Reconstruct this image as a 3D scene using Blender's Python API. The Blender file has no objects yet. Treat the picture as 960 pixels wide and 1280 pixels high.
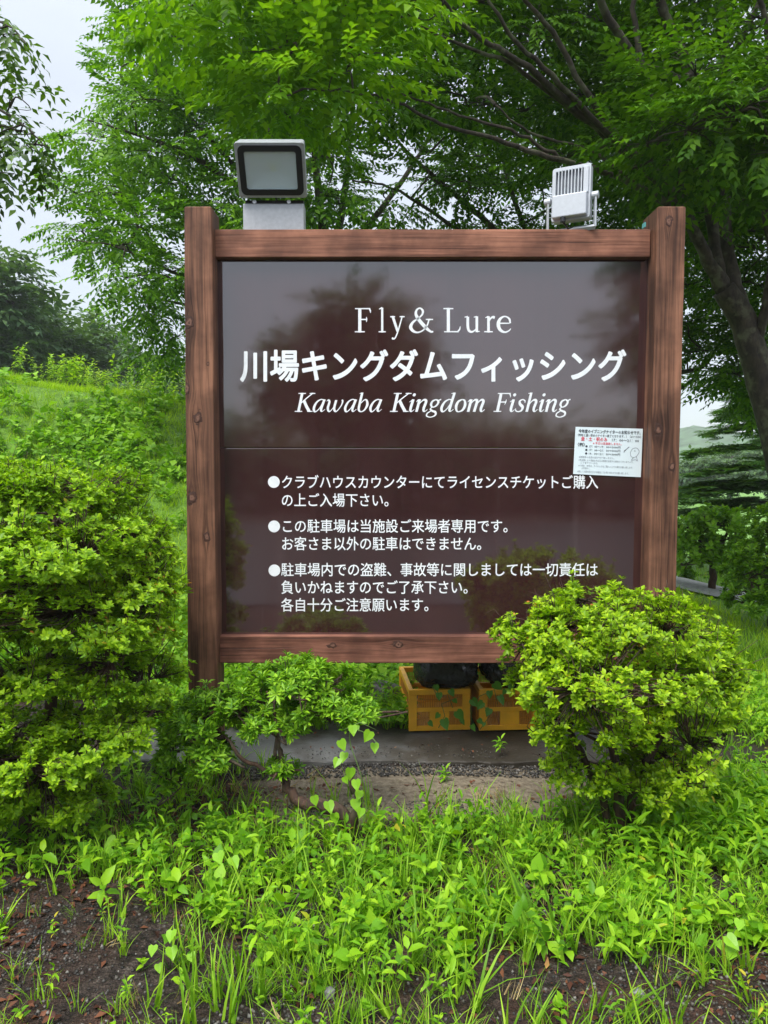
import bpy, math, random
import numpy as np
from mathutils import Vector, Matrix, noise as mnoise
random.seed(7); rng = np.random.default_rng(7)
SC = bpy.context.scene
COL = SC.collection
R = math.radians
# ------------------------------------------------------------------ camera
F, CX, CY, PITCH, CAMZ = 961.0, 480.0, 640.0, R(3.3), 1.47
cd = bpy.data.cameras.new('camera'); cam = bpy.data.objects.new('camera', cd); COL.objects.link(cam)
cam.location = (0, 0, CAMZ); cam.rotation_euler = (R(90) - PITCH, 0, 0)
cd.sensor_fit = 'VERTICAL'; cd.sensor_height = 32.0; cd.lens = 32.0 * F / 1280.0
cd.clip_start = .05; cd.clip_end = 2000
SC.camera = cam
# ------------------------------------------------------------------ sky, sun, exposure
SUN_EL, SUN_AZ = R(58), R(215)      # azimuth from +Y towards +X: behind the camera, to the left
w = bpy.data.worlds.new("World"); SC.world = w; w.use_nodes = True
nt = w.node_tree; nt.nodes.clear()
out = nt.nodes.new('ShaderNodeOutputWorld'); bg = nt.nodes.new('ShaderNodeBackground')
sky = nt.nodes.new('ShaderNodeTexSky'); sky.sky_type = 'NISHITA'; sky.sun_disc = False
sky.sun_elevation = SUN_EL; sky.sun_rotation = SUN_AZ
tc = nt.nodes.new('ShaderNodeTexCoord'); sx = nt.nodes.new('ShaderNodeSeparateXYZ')
nt.links.new(tc.outputs['Generated'], sx.inputs[0])
grad = nt.nodes.new('ShaderNodeValToRGB')
cr = grad.color_ramp
cr.elements[0].position = 0.0; cr.elements[0].color = (.22, .232, .255, 1)
cr.elements[1].position = 1.0; cr.elements[1].color = (.96, .99, 1.04, 1)
e = cr.elements.new(.5); e.color = (.27, .288, .318, 1)
e = cr.elements.new(.75); e.color = (.62, .65, .70, 1)
nt.links.new(sx.outputs['Z'], grad.inputs[0])
ns = nt.nodes.new('ShaderNodeTexNoise'); ns.inputs['Scale'].default_value = 1.6; ns.inputs['Detail'].default_value = 5
mpn = nt.nodes.new('ShaderNodeMapping'); mpn.inputs['Scale'].default_value = (1, 1, 2.4)
nt.links.new(tc.outputs['Generated'], mpn.inputs[0]); nt.links.new(mpn.outputs[0], ns.inputs[0])
mr = nt.nodes.new('ShaderNodeMapRange'); mr.inputs['From Min'].default_value = .3; mr.inputs['From Max'].default_value = .7
mr.inputs['To Min'].default_value = 10.2; mr.inputs['To Max'].default_value = 12.6
nt.links.new(ns.outputs[0], mr.inputs[0])
vm = nt.nodes.new('ShaderNodeVectorMath'); vm.operation = 'SCALE'
nt.links.new(grad.outputs[0], vm.inputs[0]); nt.links.new(mr.outputs[0], vm.inputs['Scale'])
mx = nt.nodes.new('ShaderNodeMix'); mx.data_type = 'RGBA'; mx.inputs[0].default_value = .88
nt.links.new(sky.outputs[0], mx.inputs[6]); nt.links.new(vm.outputs[0], mx.inputs[7])
nt.links.new(mx.outputs[2], bg.inputs[0]); bg.inputs[1].default_value = .1
nt.links.new(bg.outputs[0], out.inputs[0])
sl = bpy.data.lights.new('sun', 'SUN'); sl.energy = 1.5; sl.angle = R(25); sl.color = (1, .97, .92)
so = bpy.data.objects.new('sun', sl); COL.objects.link(so)
sd = Vector((math.sin(SUN_AZ) * math.cos(SUN_EL), math.cos(SUN_AZ) * math.cos(SUN_EL), math.sin(SUN_EL)))
so.rotation_euler = sd.to_track_quat('Z', 'Y').to_euler(); so.location = (0, 0, 20)
SC.view_settings.view_transform = 'Standard'; SC.view_settings.look = 'None'
SC.view_settings.exposure = 1.5; SC.view_settings.gamma = 1
SC.cycles.use_denoising = True
SC.cycles.max_bounces = 8; SC.cycles.transparent_max_bounces = 12; SC.cycles.volume_bounces = 1

# ------------------------------------------------------------------ helpers
def W(px, py, Y):
    """photo pixel -> world point on the vertical plane y = Y"""
    u, v = (px - CX) / F, (CY - py) / F
    d = Vector((u, math.cos(PITCH) + v * math.sin(PITCH), -math.sin(PITCH) + v * math.cos(PITCH)))
    k = Y / d.y
    return Vector((d.x * k, Y, CAMZ + d.z * k))
def G(px, py, z=0.0):
    u, v = (px - CX) / F, (CY - py) / F
    d = Vector((u, math.cos(PITCH) + v * math.sin(PITCH), -math.sin(PITCH) + v * math.cos(PITCH)))
    k = (z - CAMZ) / d.z
    return Vector((d.x * k, d.y * k, z))
def tag(o, label=None, cat=None, group=None, kind=None):
    if label: o['label'] = label
    if cat: o['category'] = cat
    if group: o['group'] = group
    if kind: o['kind'] = kind
    return o
def empty(name, loc, label, cat, group=None):
    o = bpy.data.objects.new(name, None); COL.objects.link(o); o.location = loc; o.empty_display_size = .1
    return tag(o, label, cat, group)
def link(name, me, mat, parent=None, loc=None):
    """vertices given in world coordinates; with a parent the mesh is stored relative to it"""
    o = bpy.data.objects.new(name, me); COL.objects.link(o)
    if mat:
        for m in (mat if isinstance(mat, (list, tuple)) else [mat]): me.materials.append(m)
    if parent is not None:
        o.parent = parent
        L = Vector(parent.location)
        o.location = -L
    return o
def recentre(o, p):
    """move an object's origin to world point p (mesh in world coordinates, unrotated parents)"""
    cur = Vector(o.location) + (Vector(o.parent.location) if o.parent else Vector())
    d = Vector(p) - cur
    o.data.transform(Matrix.Translation(-d)); o.location = Vector(o.location) + d
def tri_mesh(name, V, T, smooth=False):
    me = bpy.data.meshes.new(name)
    V = np.ascontiguousarray(V, dtype=np.float32); T = np.ascontiguousarray(T, dtype=np.int32)
    me.vertices.add(len(V)); me.vertices.foreach_set('co', V.ravel())
    me.loops.add(T.size); me.loops.foreach_set('vertex_index', T.ravel())
    me.polygons.add(len(T)); me.polygons.foreach_set('loop_start', np.arange(0, T.size, 3, dtype=np.int32))
    try: me.polygons.foreach_set('loop_total', np.full(len(T), 3, dtype=np.int32))
    except Exception: pass
    if smooth: me.polygons.foreach_set('use_smooth', np.ones(len(T), dtype=bool))
    me.update(calc_edges=True); me.validate()
    return me
def quads_to_tris(Fs):
    o = []
    for f in Fs:
        for k in range(1, len(f) - 1): o.append((f[0], f[k], f[k + 1]))
    return o
class MB:
    """collects simple solids in world coordinates"""
    def __init__(s): s.v = []; s.f = []
    def add(s, vs, fs):
        n = len(s.v); s.v += [tuple(p) for p in vs]; s.f += [tuple(i + n for i in f) for f in fs]
    def box(s, a, b, M=None):
        x0, y0, z0 = a; x1, y1, z1 = b
        vs = [Vector(p) for p in ((x0,y0,z0),(x1,y0,z0),(x1,y1,z0),(x0,y1,z0),(x0,y0,z1),(x1,y0,z1),(x1,y1,z1),(x0,y1,z1))]
        if M: vs = [M @ p for p in vs]
        s.add(vs, [(0,3,2,1),(4,5,6,7),(0,1,5,4),(1,2,6,5),(2,3,7,6),(3,0,4,7)])
    def tube(s, pts, rad, n=8, cap=True, M=None):
        pts = [Vector(p) for p in pts]
        if not isinstance(rad, (list, tuple)): rad = [rad] * len(pts)
        rings = []; prev = None
        for i, p in enumerate(pts):
            t = (pts[min(i + 1, len(pts) - 1)] - pts[max(i - 1, 0)])
            t = t.normalized() if t.length > 1e-9 else Vector((0, 0, 1))
            if prev is None:
                a = t.cross(Vector((0, 0, 1)));
                if a.length < .1: a = t.cross(Vector((1, 0, 0)))
            else: a = prev - t * prev.dot(t)
            a.normalize(); prev = a; b = t.cross(a)
            rings.append([p + (a * math.cos(2 * math.pi * k / n) + b * math.sin(2 * math.pi * k / n)) * rad[i] for k in range(n)])
        vs = [M @ q if M else q for r in rings for q in r]; fs = []
        for i in range(len(pts) - 1):
            for k in range(n):
                a0 = i * n + k; a1 = i * n + (k + 1) % n
                fs.append((a0, a1, a1 + n, a0 + n))
        if cap:
            fs.append(tuple(range(n - 1, -1, -1))); fs.append(tuple(range((len(pts) - 1) * n, len(pts) * n)))
        s.add(vs, fs)
    def build(s, name, mat, parent=None, smooth=False, bevel=0, seg=2):
        me = bpy.data.meshes.new(name); me.from_pydata(s.v, [], s.f); me.update()
        if smooth:
            me.polygons.foreach_set('use_smooth', np.ones(len(me.polygons), dtype=bool))
        o = link(name, me, mat, parent)
        if bevel:
            m = o.modifiers.new('bevel', 'BEVEL'); m.width = bevel; m.segments = seg; m.limit_method = 'ANGLE'
        return o
def smooth_pts(pts, n=6):
    """Catmull-Rom through tuples of any length"""
    P = [np.array(p, float) for p in pts]
    if len(P) < 3: return [tuple(P[0] + (P[-1] - P[0]) * t / n) for t in range(n + 1)]
    P = [2 * P[0] - P[1]] + P + [2 * P[-1] - P[-2]]; o = []
    for i in range(1, len(P) - 2):
        for k in range(n):
            t = k / n
            o.append(tuple(.5 * ((2 * P[i]) + (-P[i-1] + P[i+1]) * t + (2*P[i-1] - 5*P[i] + 4*P[i+1] - P[i+2]) * t*t + (-P[i-1] + 3*P[i] - 3*P[i+1] + P[i+2]) * t**3)))
    o.append(tuple(P[-2])); return o

# ------------------------------------------------------------------ materials
def mat(name):
    m = bpy.data.materials.new(name); m.use_nodes = True
    n = m.node_tree; b = n.nodes['Principled BSDF']; return m, n, b
def N(nt, t, **k):
    n = nt.nodes.new(t)
    for a, v in k.items(): setattr(n, a, v)
    return n
def ramp(nt, fac, stops):
    r = N(nt, 'ShaderNodeValToRGB'); c = r.color_ramp
    while len(c.elements) > 1: c.elements.remove(c.elements[-1])
    c.elements[0].position = stops[0][0]; c.elements[0].color = (*stops[0][1], 1)
    for p, q in stops[1:]:
        e = c.elements.new(p); e.color = (*q, 1)
    if fac is not None: nt.links.new(fac, r.inputs[0])
    return r
def noise(nt, scale, detail=4, vec=None, mapscale=None, rough=.55, dist=0):
    n = N(nt, 'ShaderNodeTexNoise'); n.inputs['Scale'].default_value = scale; n.inputs['Detail'].default_value = detail
    n.inputs['Roughness'].default_value = rough; n.inputs['Distortion'].default_value = dist
    if vec is None:
        t = N(nt, 'ShaderNodeTexCoord'); vec = t.outputs['Object']
    if mapscale:
        m = N(nt, 'ShaderNodeMapping'); m.inputs['Scale'].default_value = mapscale; nt.links.new(vec, m.inputs[0]); vec = m.outputs[0]
    nt.links.new(vec, n.inputs['Vector']); return n
def mixc(nt, f, a, b, blend='MIX'):
    m = N(nt, 'ShaderNodeMix', data_type='RGBA', blend_type=blend)
    for i, v in ((0, f), (6, a), (7, b)):
        if hasattr(v, 'is_linked') or hasattr(v, 'links'): nt.links.new(v, m.inputs[i])
        elif i == 0: m.inputs[0].default_value = v
        else: m.inputs[i].default_value = (*v, 1)
    return m.outputs[2]
def math_(nt, op, a, b=None, c=None, clamp=False):
    m = N(nt, 'ShaderNodeMath', operation=op, use_clamp=clamp)
    for i, v in enumerate((a, b, c)):
        if v is None: continue
        if isinstance(v, (int, float)): m.inputs[i].default_value = v
        else: nt.links.new(v, m.inputs[i])
    return m.outputs[0]
def bump(nt, b, h, s=.3, d=.01):
    n = N(nt, 'ShaderNodeBump'); n.inputs['Strength'].default_value = s; n.inputs['Distance'].default_value = d
    nt.links.new(h, n.inputs['Height']); nt.links.new(n.outputs[0], b.inputs['Normal'])

def leaf_mat(name, cols, transl=.35, rough=.4, spec=.3, patch=1.2):
    """cols: dark, mid, light leaf colours; the tone varies from leaf to leaf"""
    if 'dead' not in name and 'distant' not in name: cols = [(c[0] * 1.08, c[1], c[2] * .75) for c in cols]
    m, n, b = mat(name)
    g = N(n, 'ShaderNodeNewGeometry')
    ns = noise(n, patch, 2)
    v = math_(n, 'MULTIPLY', g.outputs['Random Per Island'], .65)
    v = math_(n, 'MULTIPLY_ADD', ns.outputs[0], .55, v)
    st = [(.15, cols[0]), (.5, cols[1]), (.88, cols[2])]
    if len(cols) > 3: st += [(.955, cols[2]), (.975, cols[3])]
    r = ramp(n, v, st)
    n.links.new(r.outputs[0], b.inputs['Base Color'])
    b.inputs['Roughness'].default_value = rough; b.inputs['Specular IOR Level'].default_value = spec * .6
    t = N(n, 'ShaderNodeBsdfTranslucent')
    tcx = mixc(n, 1.0, r.outputs[0], (1.2, 1.3, .3), 'MULTIPLY')
    n.links.new(tcx, t.inputs[0])
    ms = N(n, 'ShaderNodeMixShader'); ms.inputs[0].default_value = transl
    n.links.new(b.outputs[0], ms.inputs[1]); n.links.new(t.outputs[0], ms.inputs[2])
    n.links.new(ms.outputs[0], n.nodes['Material Output'].inputs[0])
    return m
def bark_mat(name, c0, c1, scale=14, lichen=None, along=.25, bs=.6):
    m, n, b = mat(name)
    a = noise(n, scale, 6, mapscale=(1, 1, along)); c = noise(n, 9, 5)
    r = ramp(n, a.outputs[0], [(.3, c0), (.68, c1)])
    col = r.outputs[0]
    if lichen:
        f = ramp(n, c.outputs[0], [(.52, (0, 0, 0)), (.62, (1, 1, 1))])
        col = mixc(n, f.outputs[0], col, lichen)
    n.links.new(col, b.inputs['Base Color']); b.inputs['Roughness'].default_value = .8
    bump(n, b, a.outputs[0], bs, .012); return m
def plain(name, c, rough=.5, metal=0, var=.12, scale=30, spec=.5, bs=0):
    m, n, b = mat(name)
    a = noise(n, scale, 4)
    r = ramp(n, a.outputs[0], [(.3, tuple(x * (1 - var) for x in c)), (.7, tuple(min(1, x * (1 + var)) for x in c))])
    n.links.new(r.outputs[0], b.inputs['Base Color']); b.inputs['Roughness'].default_value = rough
    b.inputs['Metallic'].default_value = metal; b.inputs['Specular IOR Level'].default_value = spec
    if bs: bump(n, b, a.outputs[0], bs, .004)
    return m
def wood_mat(name, axis, knots=(), seed=0.0, light=(.245, .118, .072), dark=(.052, .025, .017), worn=.5):
    """stained timber, grain along the axis; knots: (across, along, radius) in metres on the front face"""
    m, n, b = mat(name)
    t = N(n, 'ShaderNodeTexCoord'); s = N(n, 'ShaderNodeSeparateXYZ'); n.links.new(t.outputs['Object'], s.inputs[0])
    ac, al = (s.outputs['X'], s.outputs['Z']) if axis == 'Z' else (s.outputs['Z'], s.outputs['X'])
    push = None; core = None; ringd = None
    for (kx, ky, kr) in knots:
        dx = math_(n, 'SUBTRACT', ac, kx); dy = math_(n, 'MULTIPLY', math_(n, 'SUBTRACT', al, ky), .62)
        d = math_(n, 'SQRT', math_(n, 'ADD', math_(n, 'MULTIPLY', dx, dx), math_(n, 'MULTIPLY', dy, dy)))
        q = math_(n, 'DIVIDE', d, kr)
        k = math_(n, 'EXPONENT', math_(n, 'MULTIPLY', math_(n, 'MULTIPLY', q, q), -.22))
        p = math_(n, 'MULTIPLY', math_(n, 'MULTIPLY', k, math_(n, 'SIGN', dx)), kr * .9)
        push = p if push is None else math_(n, 'ADD', push, p)
        core = q if core is None else math_(n, 'MINIMUM', core, q)
    ac2 = math_(n, 'SUBTRACT', ac, push) if push is not None else ac
    cb = N(n, 'ShaderNodeCombineXYZ')
    if axis == 'Z': order = (ac2, s.outputs['Y'], al)
    else: order = (al, s.outputs['Y'], ac2)
    for i, o in enumerate(order): n.links.new(o, cb.inputs[i])
    off = N(n, 'ShaderNodeVectorMath', operation='ADD'); off.inputs[1].default_value = (seed, seed * .7, seed * 1.3)
    n.links.new(cb.outputs[0], off.inputs[0]); vec = off.outputs[0]
    sc1 = (26, 26, .9) if axis == 'Z' else (.9, 26, 26)
    sc2 = (90, 90, 2.2) if axis == 'Z' else (2.2, 90, 90)
    sc3 = (9, 9, 1.3) if axis == 'Z' else (1.3, 9, 9)
    g1 = noise(n, 1, 5, vec, sc1, .6, .4); g2 = noise(n, 1, 4, vec, sc2, .65); g3 = noise(n, 1, 3, vec, sc3)
    f = math_(n, 'MULTIPLY_ADD', g2.outputs[0], .42, math_(n, 'MULTIPLY', g1.outputs[0], .42))
    f = math_(n, 'MULTIPLY_ADD', g3.outputs[0], .36, f)
    mid = tuple((a + c) / 2 for a, c in zip(light, dark))
    r = ramp(n, f, [(.48, dark), (.57, mid), (.66, light), (.8, tuple(x * 1.35 for x in light))])
    ck = noise(n, 1, 3, vec, (150, 150, 1.1) if axis == 'Z' else (1.1, 150, 150), .5); cm = ramp(n, ck.outputs[0], [(.30, (1, 1, 1)), (.345, (0, 0, 0))])
    st_ = noise(n, 4.5, 4, t.outputs['Object']); sm = ramp(n, st_.outputs[0], [(.42, (.62, .60, .60)), (.62, (1.12, 1.1, 1.08))])
    col = mixc(n, 1.0, r.outputs[0], sm.outputs[0], 'MULTIPLY'); col = mixc(n, math_(n, 'MULTIPLY', cm.outputs[0], .8), col, (.022, .011, .008)); h = math_(n, 'SUBTRACT', f, cm.outputs[0])
    if core is not None:
        nz = noise(n, 42, 4, t.outputs['Object'])
        cj = math_(n, 'MULTIPLY_ADD', nz.outputs[0], 2.0, math_(n, 'SUBTRACT', core, 1.0))
        rg = math_(n, 'SINE', math_(n, 'MULTIPLY', cj, 6.5))
        inside = ramp(n, cj, [(.0, (1, 1, 1)), (.95, (.8, .8, .8)), (1.3, (0, 0, 0))])
        ringc = ramp(n, math_(n, 'MULTIPLY_ADD', rg, .5, .5), [(0, (.045, .02, .015)), (1, (.20, .105, .075))])
        col = mixc(n, inside.outputs[0], col, ringc.outputs[0])
        edge = ramp(n, cj, [(.75, (0, 0, 0)), (.95, (1, 1, 1)), (1.15, (0, 0, 0))])
        col = mixc(n, math_(n, 'MULTIPLY', edge.outputs[0], .75), col, (.03, .014, .011))
        h = math_(n, 'SUBTRACT', h, math_(n, 'MULTIPLY', edge.outputs[0], .8))
    n.links.new(col, b.inputs['Base Color'])
    b.inputs['Specular IOR Level'].default_value = .22
    rr = ramp(n, f, [(.4, (.5, .5, .5)), (.8, (.68, .68, .68))]); n.links.new(rr.outputs[0], b.inputs['Roughness'])
    bump(n, b, h, .55, .006)
    return m

M_ZEL = leaf_mat('zelkova_leaves', [(.018, .058, .006), (.046, .135, .010), (.12, .27, .02)], .34, .5, .18)
M_ZELB = leaf_mat('skylit_zelkova_leaves', [(.045, .13, .008), (.10, .25, .012), (.21, .41, .02)], .42, .42)  # crown tips under open sky: the light on them is put into the leaf colour
M_ZELL = leaf_mat('back_tree_leaves', [(.025, .085, .008), (.075, .205, .014), (.18, .38, .03)], .36, .45, .3)
M_AZL = leaf_mat('azalea_leaves_lime', [(.085, .19, .010), (.20, .38, .014), (.36, .56, .022), (.42, .17, .05)], .33, .36, .3, 3)
M_AZG = leaf_mat('azalea_leaves_green', [(.075, .18, .012), (.185, .37, .016), (.34, .56, .025), (.40, .17, .05)], .33, .36, .3, 2.5)
M_AZD = leaf_mat('azalea_leaves_deep', [(.045, .14, .014), (.12, .30, .02), (.26, .50, .035)], .3, .36, .3, 3)
M_GRASS = leaf_mat('grass_blades', [(.06, .16, .015), (.15, .34, .022), (.28, .50, .04), (.42, .38, .10)], .35, .45, .3, 1.5)
M_WEED = leaf_mat('weed_leaves', [(.05, .16, .012), (.14, .36, .018), (.29, .54, .028), (.46, .42, .05)], .38, .42, .3, 1.6)
M_BANKG = leaf_mat('bank_grass', [(.12, .26, .012), (.24, .44, .018), (.38, .58, .03)], .38, .5, .2, .5)
M_BANKL = leaf_mat('bank_creeper_leaves', [(.06, .17, .015), (.13, .32, .022), (.26, .50, .05)], .35, .45, .3, .6)
M_CREST = leaf_mat('tall_weed_leaves', [(.11, .25, .02), (.21, .40, .03), (.36, .52, .09)], .4, .45, .4, .8)
M_FAR = leaf_mat('distant_leaves', [(.03, .065, .03), (.055, .11, .045), (.10, .17, .06)], .3, .6, .3, .3)
M_DARKL = leaf_mat('overhanging_leaves', [(.02, .05, .015), (.05, .12, .02), (.12, .24, .03)], .35, .4, .5)
M_CEDAR = leaf_mat('cedar_needles', [(.03, .10, .04), (.07, .19, .06), (.15, .30, .08)], .25, .6, .2, 1)
M_IVY = leaf_mat('ivy_leaves', [(.03, .10, .02), (.06, .19, .03), (.10, .27, .04)], .25, .35, .4, 30)
M_VINE = leaf_mat('vine_leaves', [(.13, .34, .02), (.20, .46, .03), (.28, .56, .04)], .42, .35, .5)
M_LITTER = leaf_mat('dead_leaves', [(.018, .009, .006), (.070, .026, .015), (.15, .058, .028), (.36, .20, .06)], .05, .6, .3, 2)
M_BARK = bark_mat('zelkova_bark', (.014, .010, .007), (.062, .048, .030), 26, (.095, .095, .055), .45, 1.0)
M_TWIG = plain('dark_twigs', (.03, .022, .016), .8)
M_AZBARK = bark_mat('azalea_bark', (.018, .010, .007), (.085, .042, .024), 60, (.075, .055, .035), .3, 1.0)
M_STEM = plain('green_stems', (.10, .17, .04), .6)
M_RAILT = wood_mat('stained_timber_top_rail', 'X', [], 7.7, (.32, .145, .092), (.12, .048, .031))
M_RAILB = wood_mat('stained_timber_bottom_rail', 'X', [(.02, -.48, .013), (.025, -.16, .018)], 2.9, (.27, .118, .08), (.095, .038, .026))
M_ALU = plain('cast_grey_housing', (.42, .44, .46), .42, .3, .08, 60, bs=.1)
M_ALUL = plain('light_grey_enamel', (.46, .49, .53), .4, .1, .05, 60)
M_GASK = plain('black_gasket', (.012, .012, .014), .35)
M_REFL = plain('brushed_reflector', (.90, .94, .95), .4, .15, .04, 50)
M_LED = plain('led_chip', (.75, .72, .12), .4)
M_SCREW = plain('steel_screws', (.45, .45, .46), .35, .9)
M_CRATE = plain('orange_plastic', (.86, .42, .022), .45, 0, .14, 9)
M_CRATED = plain('orange_grille_plastic', (.62, .25, .03), .5, 0, .2, 12)
M_PAPER = plain('laminated_paper', (.70, .80, .84), .3, 0, .02, 10)
M_INK = plain('black_ink', (.03, .035, .05), .5)
M_INKG = plain('grey_ink', (.22, .24, .27), .5)
M_RED = plain('red_ink', (.75, .12, .16), .5)
M_TEAL = plain('teal_tag', (.10, .36, .36), .5)
def white_vinyl():
    m, n, b = mat('white_vinyl')
    b.inputs['Base Color'].default_value = (.80, .84, .87, 1); b.inputs['Roughness'].default_value = .3
    a = noise(n, 40, 4); r = ramp(n, a.outputs[0], [(.2, (.72, .76, .79)), (.6, (.84, .87, .89))]); n.links.new(r.outputs[0], b.inputs['Base Color'])
    return m
M_WHITE = white_vinyl()
def board_mat():
    m, n, b = mat('brown_enamelled_sheet')
    t = N(n, 'ShaderNodeTexCoord')
    st = noise(n, 1, 5, t.outputs['Object'], (90, 90, 1.6)); wd = noise(n, 1, 3, t.outputs['Object'], (5, 5, .8))
    f = math_(n, 'MULTIPLY_ADD', st.outputs[0], .35, math_(n, 'MULTIPLY', wd.outputs[0], .65))
    r = ramp(n, f, [(.35, (.036, .0135, .0140)), (.65, (.050, .0190, .0190))])
    sp = noise(n, 1, 2, t.outputs['Object'], (260, 260, 60)); ft = noise(n, 1, 2, t.outputs['Object'], (2.2, 2, 1.6))
    s2 = math_(n, 'MULTIPLY', math_(n, 'GREATER_THAN', sp.outputs[0], .76), math_(n, 'GREATER_THAN', ft.outputs[0], .5))
    col = mixc(n, math_(n, 'MULTIPLY', s2, .6), r.outputs[0], (.02, .014, .013))
    dn = noise(n, 1, 4, t.outputs['Object'], (46, 46, .55)); dm = ramp(n, dn.outputs[0], [(.60, (0, 0, 0)), (.74, (1, 1, 1))])
    col = mixc(n, math_(n, 'MULTIPLY', dm.outputs[0], .35), col, (.105, .075, .075))
    n.links.new(col, b.inputs['Base Color'])
    b.inputs['Roughness'].default_value = .5
    b.inputs['Specular IOR Level'].default_value = 0
    b.inputs['Coat Weight'].default_value = 1; b.inputs['Coat IOR'].default_value = 2.35
    rr = ramp(n, f, [(.3, (.035, .035, .035)), (.7, (.07, .07, .07))])
    n.links.new(rr.outputs[0], b.inputs['Coat Roughness'])
    bw = noise(n, 1, 2, t.outputs['Object'], (3, 3, 2.2))
    bp = N(n, 'ShaderNodeBump'); bp.inputs['Strength'].default_value = .06; bp.inputs['Distance'].default_value = .01
    n.links.new(math_(n, 'MULTIPLY_ADD', st.outputs[0], .04, bw.outputs[0]), bp.inputs['Height']); n.links.new(bp.outputs[0], b.inputs['Coat Normal'])
    return m
M_BOARD = board_mat()
def glass_mat():
    m, n, b = mat('lamp_glass')
    gl = N(n, 'ShaderNodeBsdfGlossy'); gl.inputs['Roughness'].default_value = .06
    tr = N(n, 'ShaderNodeBsdfTransparent'); tr.inputs[0].default_value = (.90, .96, .97, 1)
    df = N(n, 'ShaderNodeBsdfDiffuse'); df.inputs[0].default_value = (.82, .88, .9, 1)
    a = N(n, 'ShaderNodeMixShader'); a.inputs[0].default_value = .32
    c = N(n, 'ShaderNodeMixShader'); c.inputs[0].default_value = .12
    n.links.new(tr.outputs[0], a.inputs[1]); n.links.new(df.outputs[0], a.inputs[2])
    n.links.new(a.outputs[0], c.inputs[1]); n.links.new(gl.outputs[0], c.inputs[2])
    n.links.new(c.outputs[0], n.nodes['Material Output'].inputs[0]); return m
M_GLASS = glass_mat()
def sack_mat():
    m, n, b = mat('black_polythene')
    b.inputs['Base Color'].default_value = (.018, .019, .021, 1); b.inputs['Roughness'].default_value = .22
    a = noise(n, 9, 4, dist=1.2); bump(n, b, a.outputs[0], .9, .05)
    r = ramp(n, a.outputs[0], [(.3, (.012, .013, .014)), (.7, (.03, .032, .036))]); n.links.new(r.outputs[0], b.inputs['Base Color']); return m
M_SACK = sack_mat()
M_STONE = plain('dark_stone', (.07, .06, .055), .5, 0, .4, 14, bs=.5)
M_PEBBLE, _n, _b = mat('wet_gravel')
_g = N(_n, 'ShaderNodeNewGeometry'); _r = ramp(_n, _g.outputs['Random Per Island'], [(0, (.014, .013, .012)), (.5, (.045, .042, .038)), (.85, (.095, .085, .072)), (1, (.20, .19, .17))])
_n.links.new(_r.outputs[0], _b.inputs['Base Color']); _b.inputs['Roughness'].default_value = .5; _b.inputs['Specular IOR Level'].default_value = .3
M_PALE = plain('pale_pebble', (.17, .17, .16), .5, 0, .15, 30)

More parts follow.
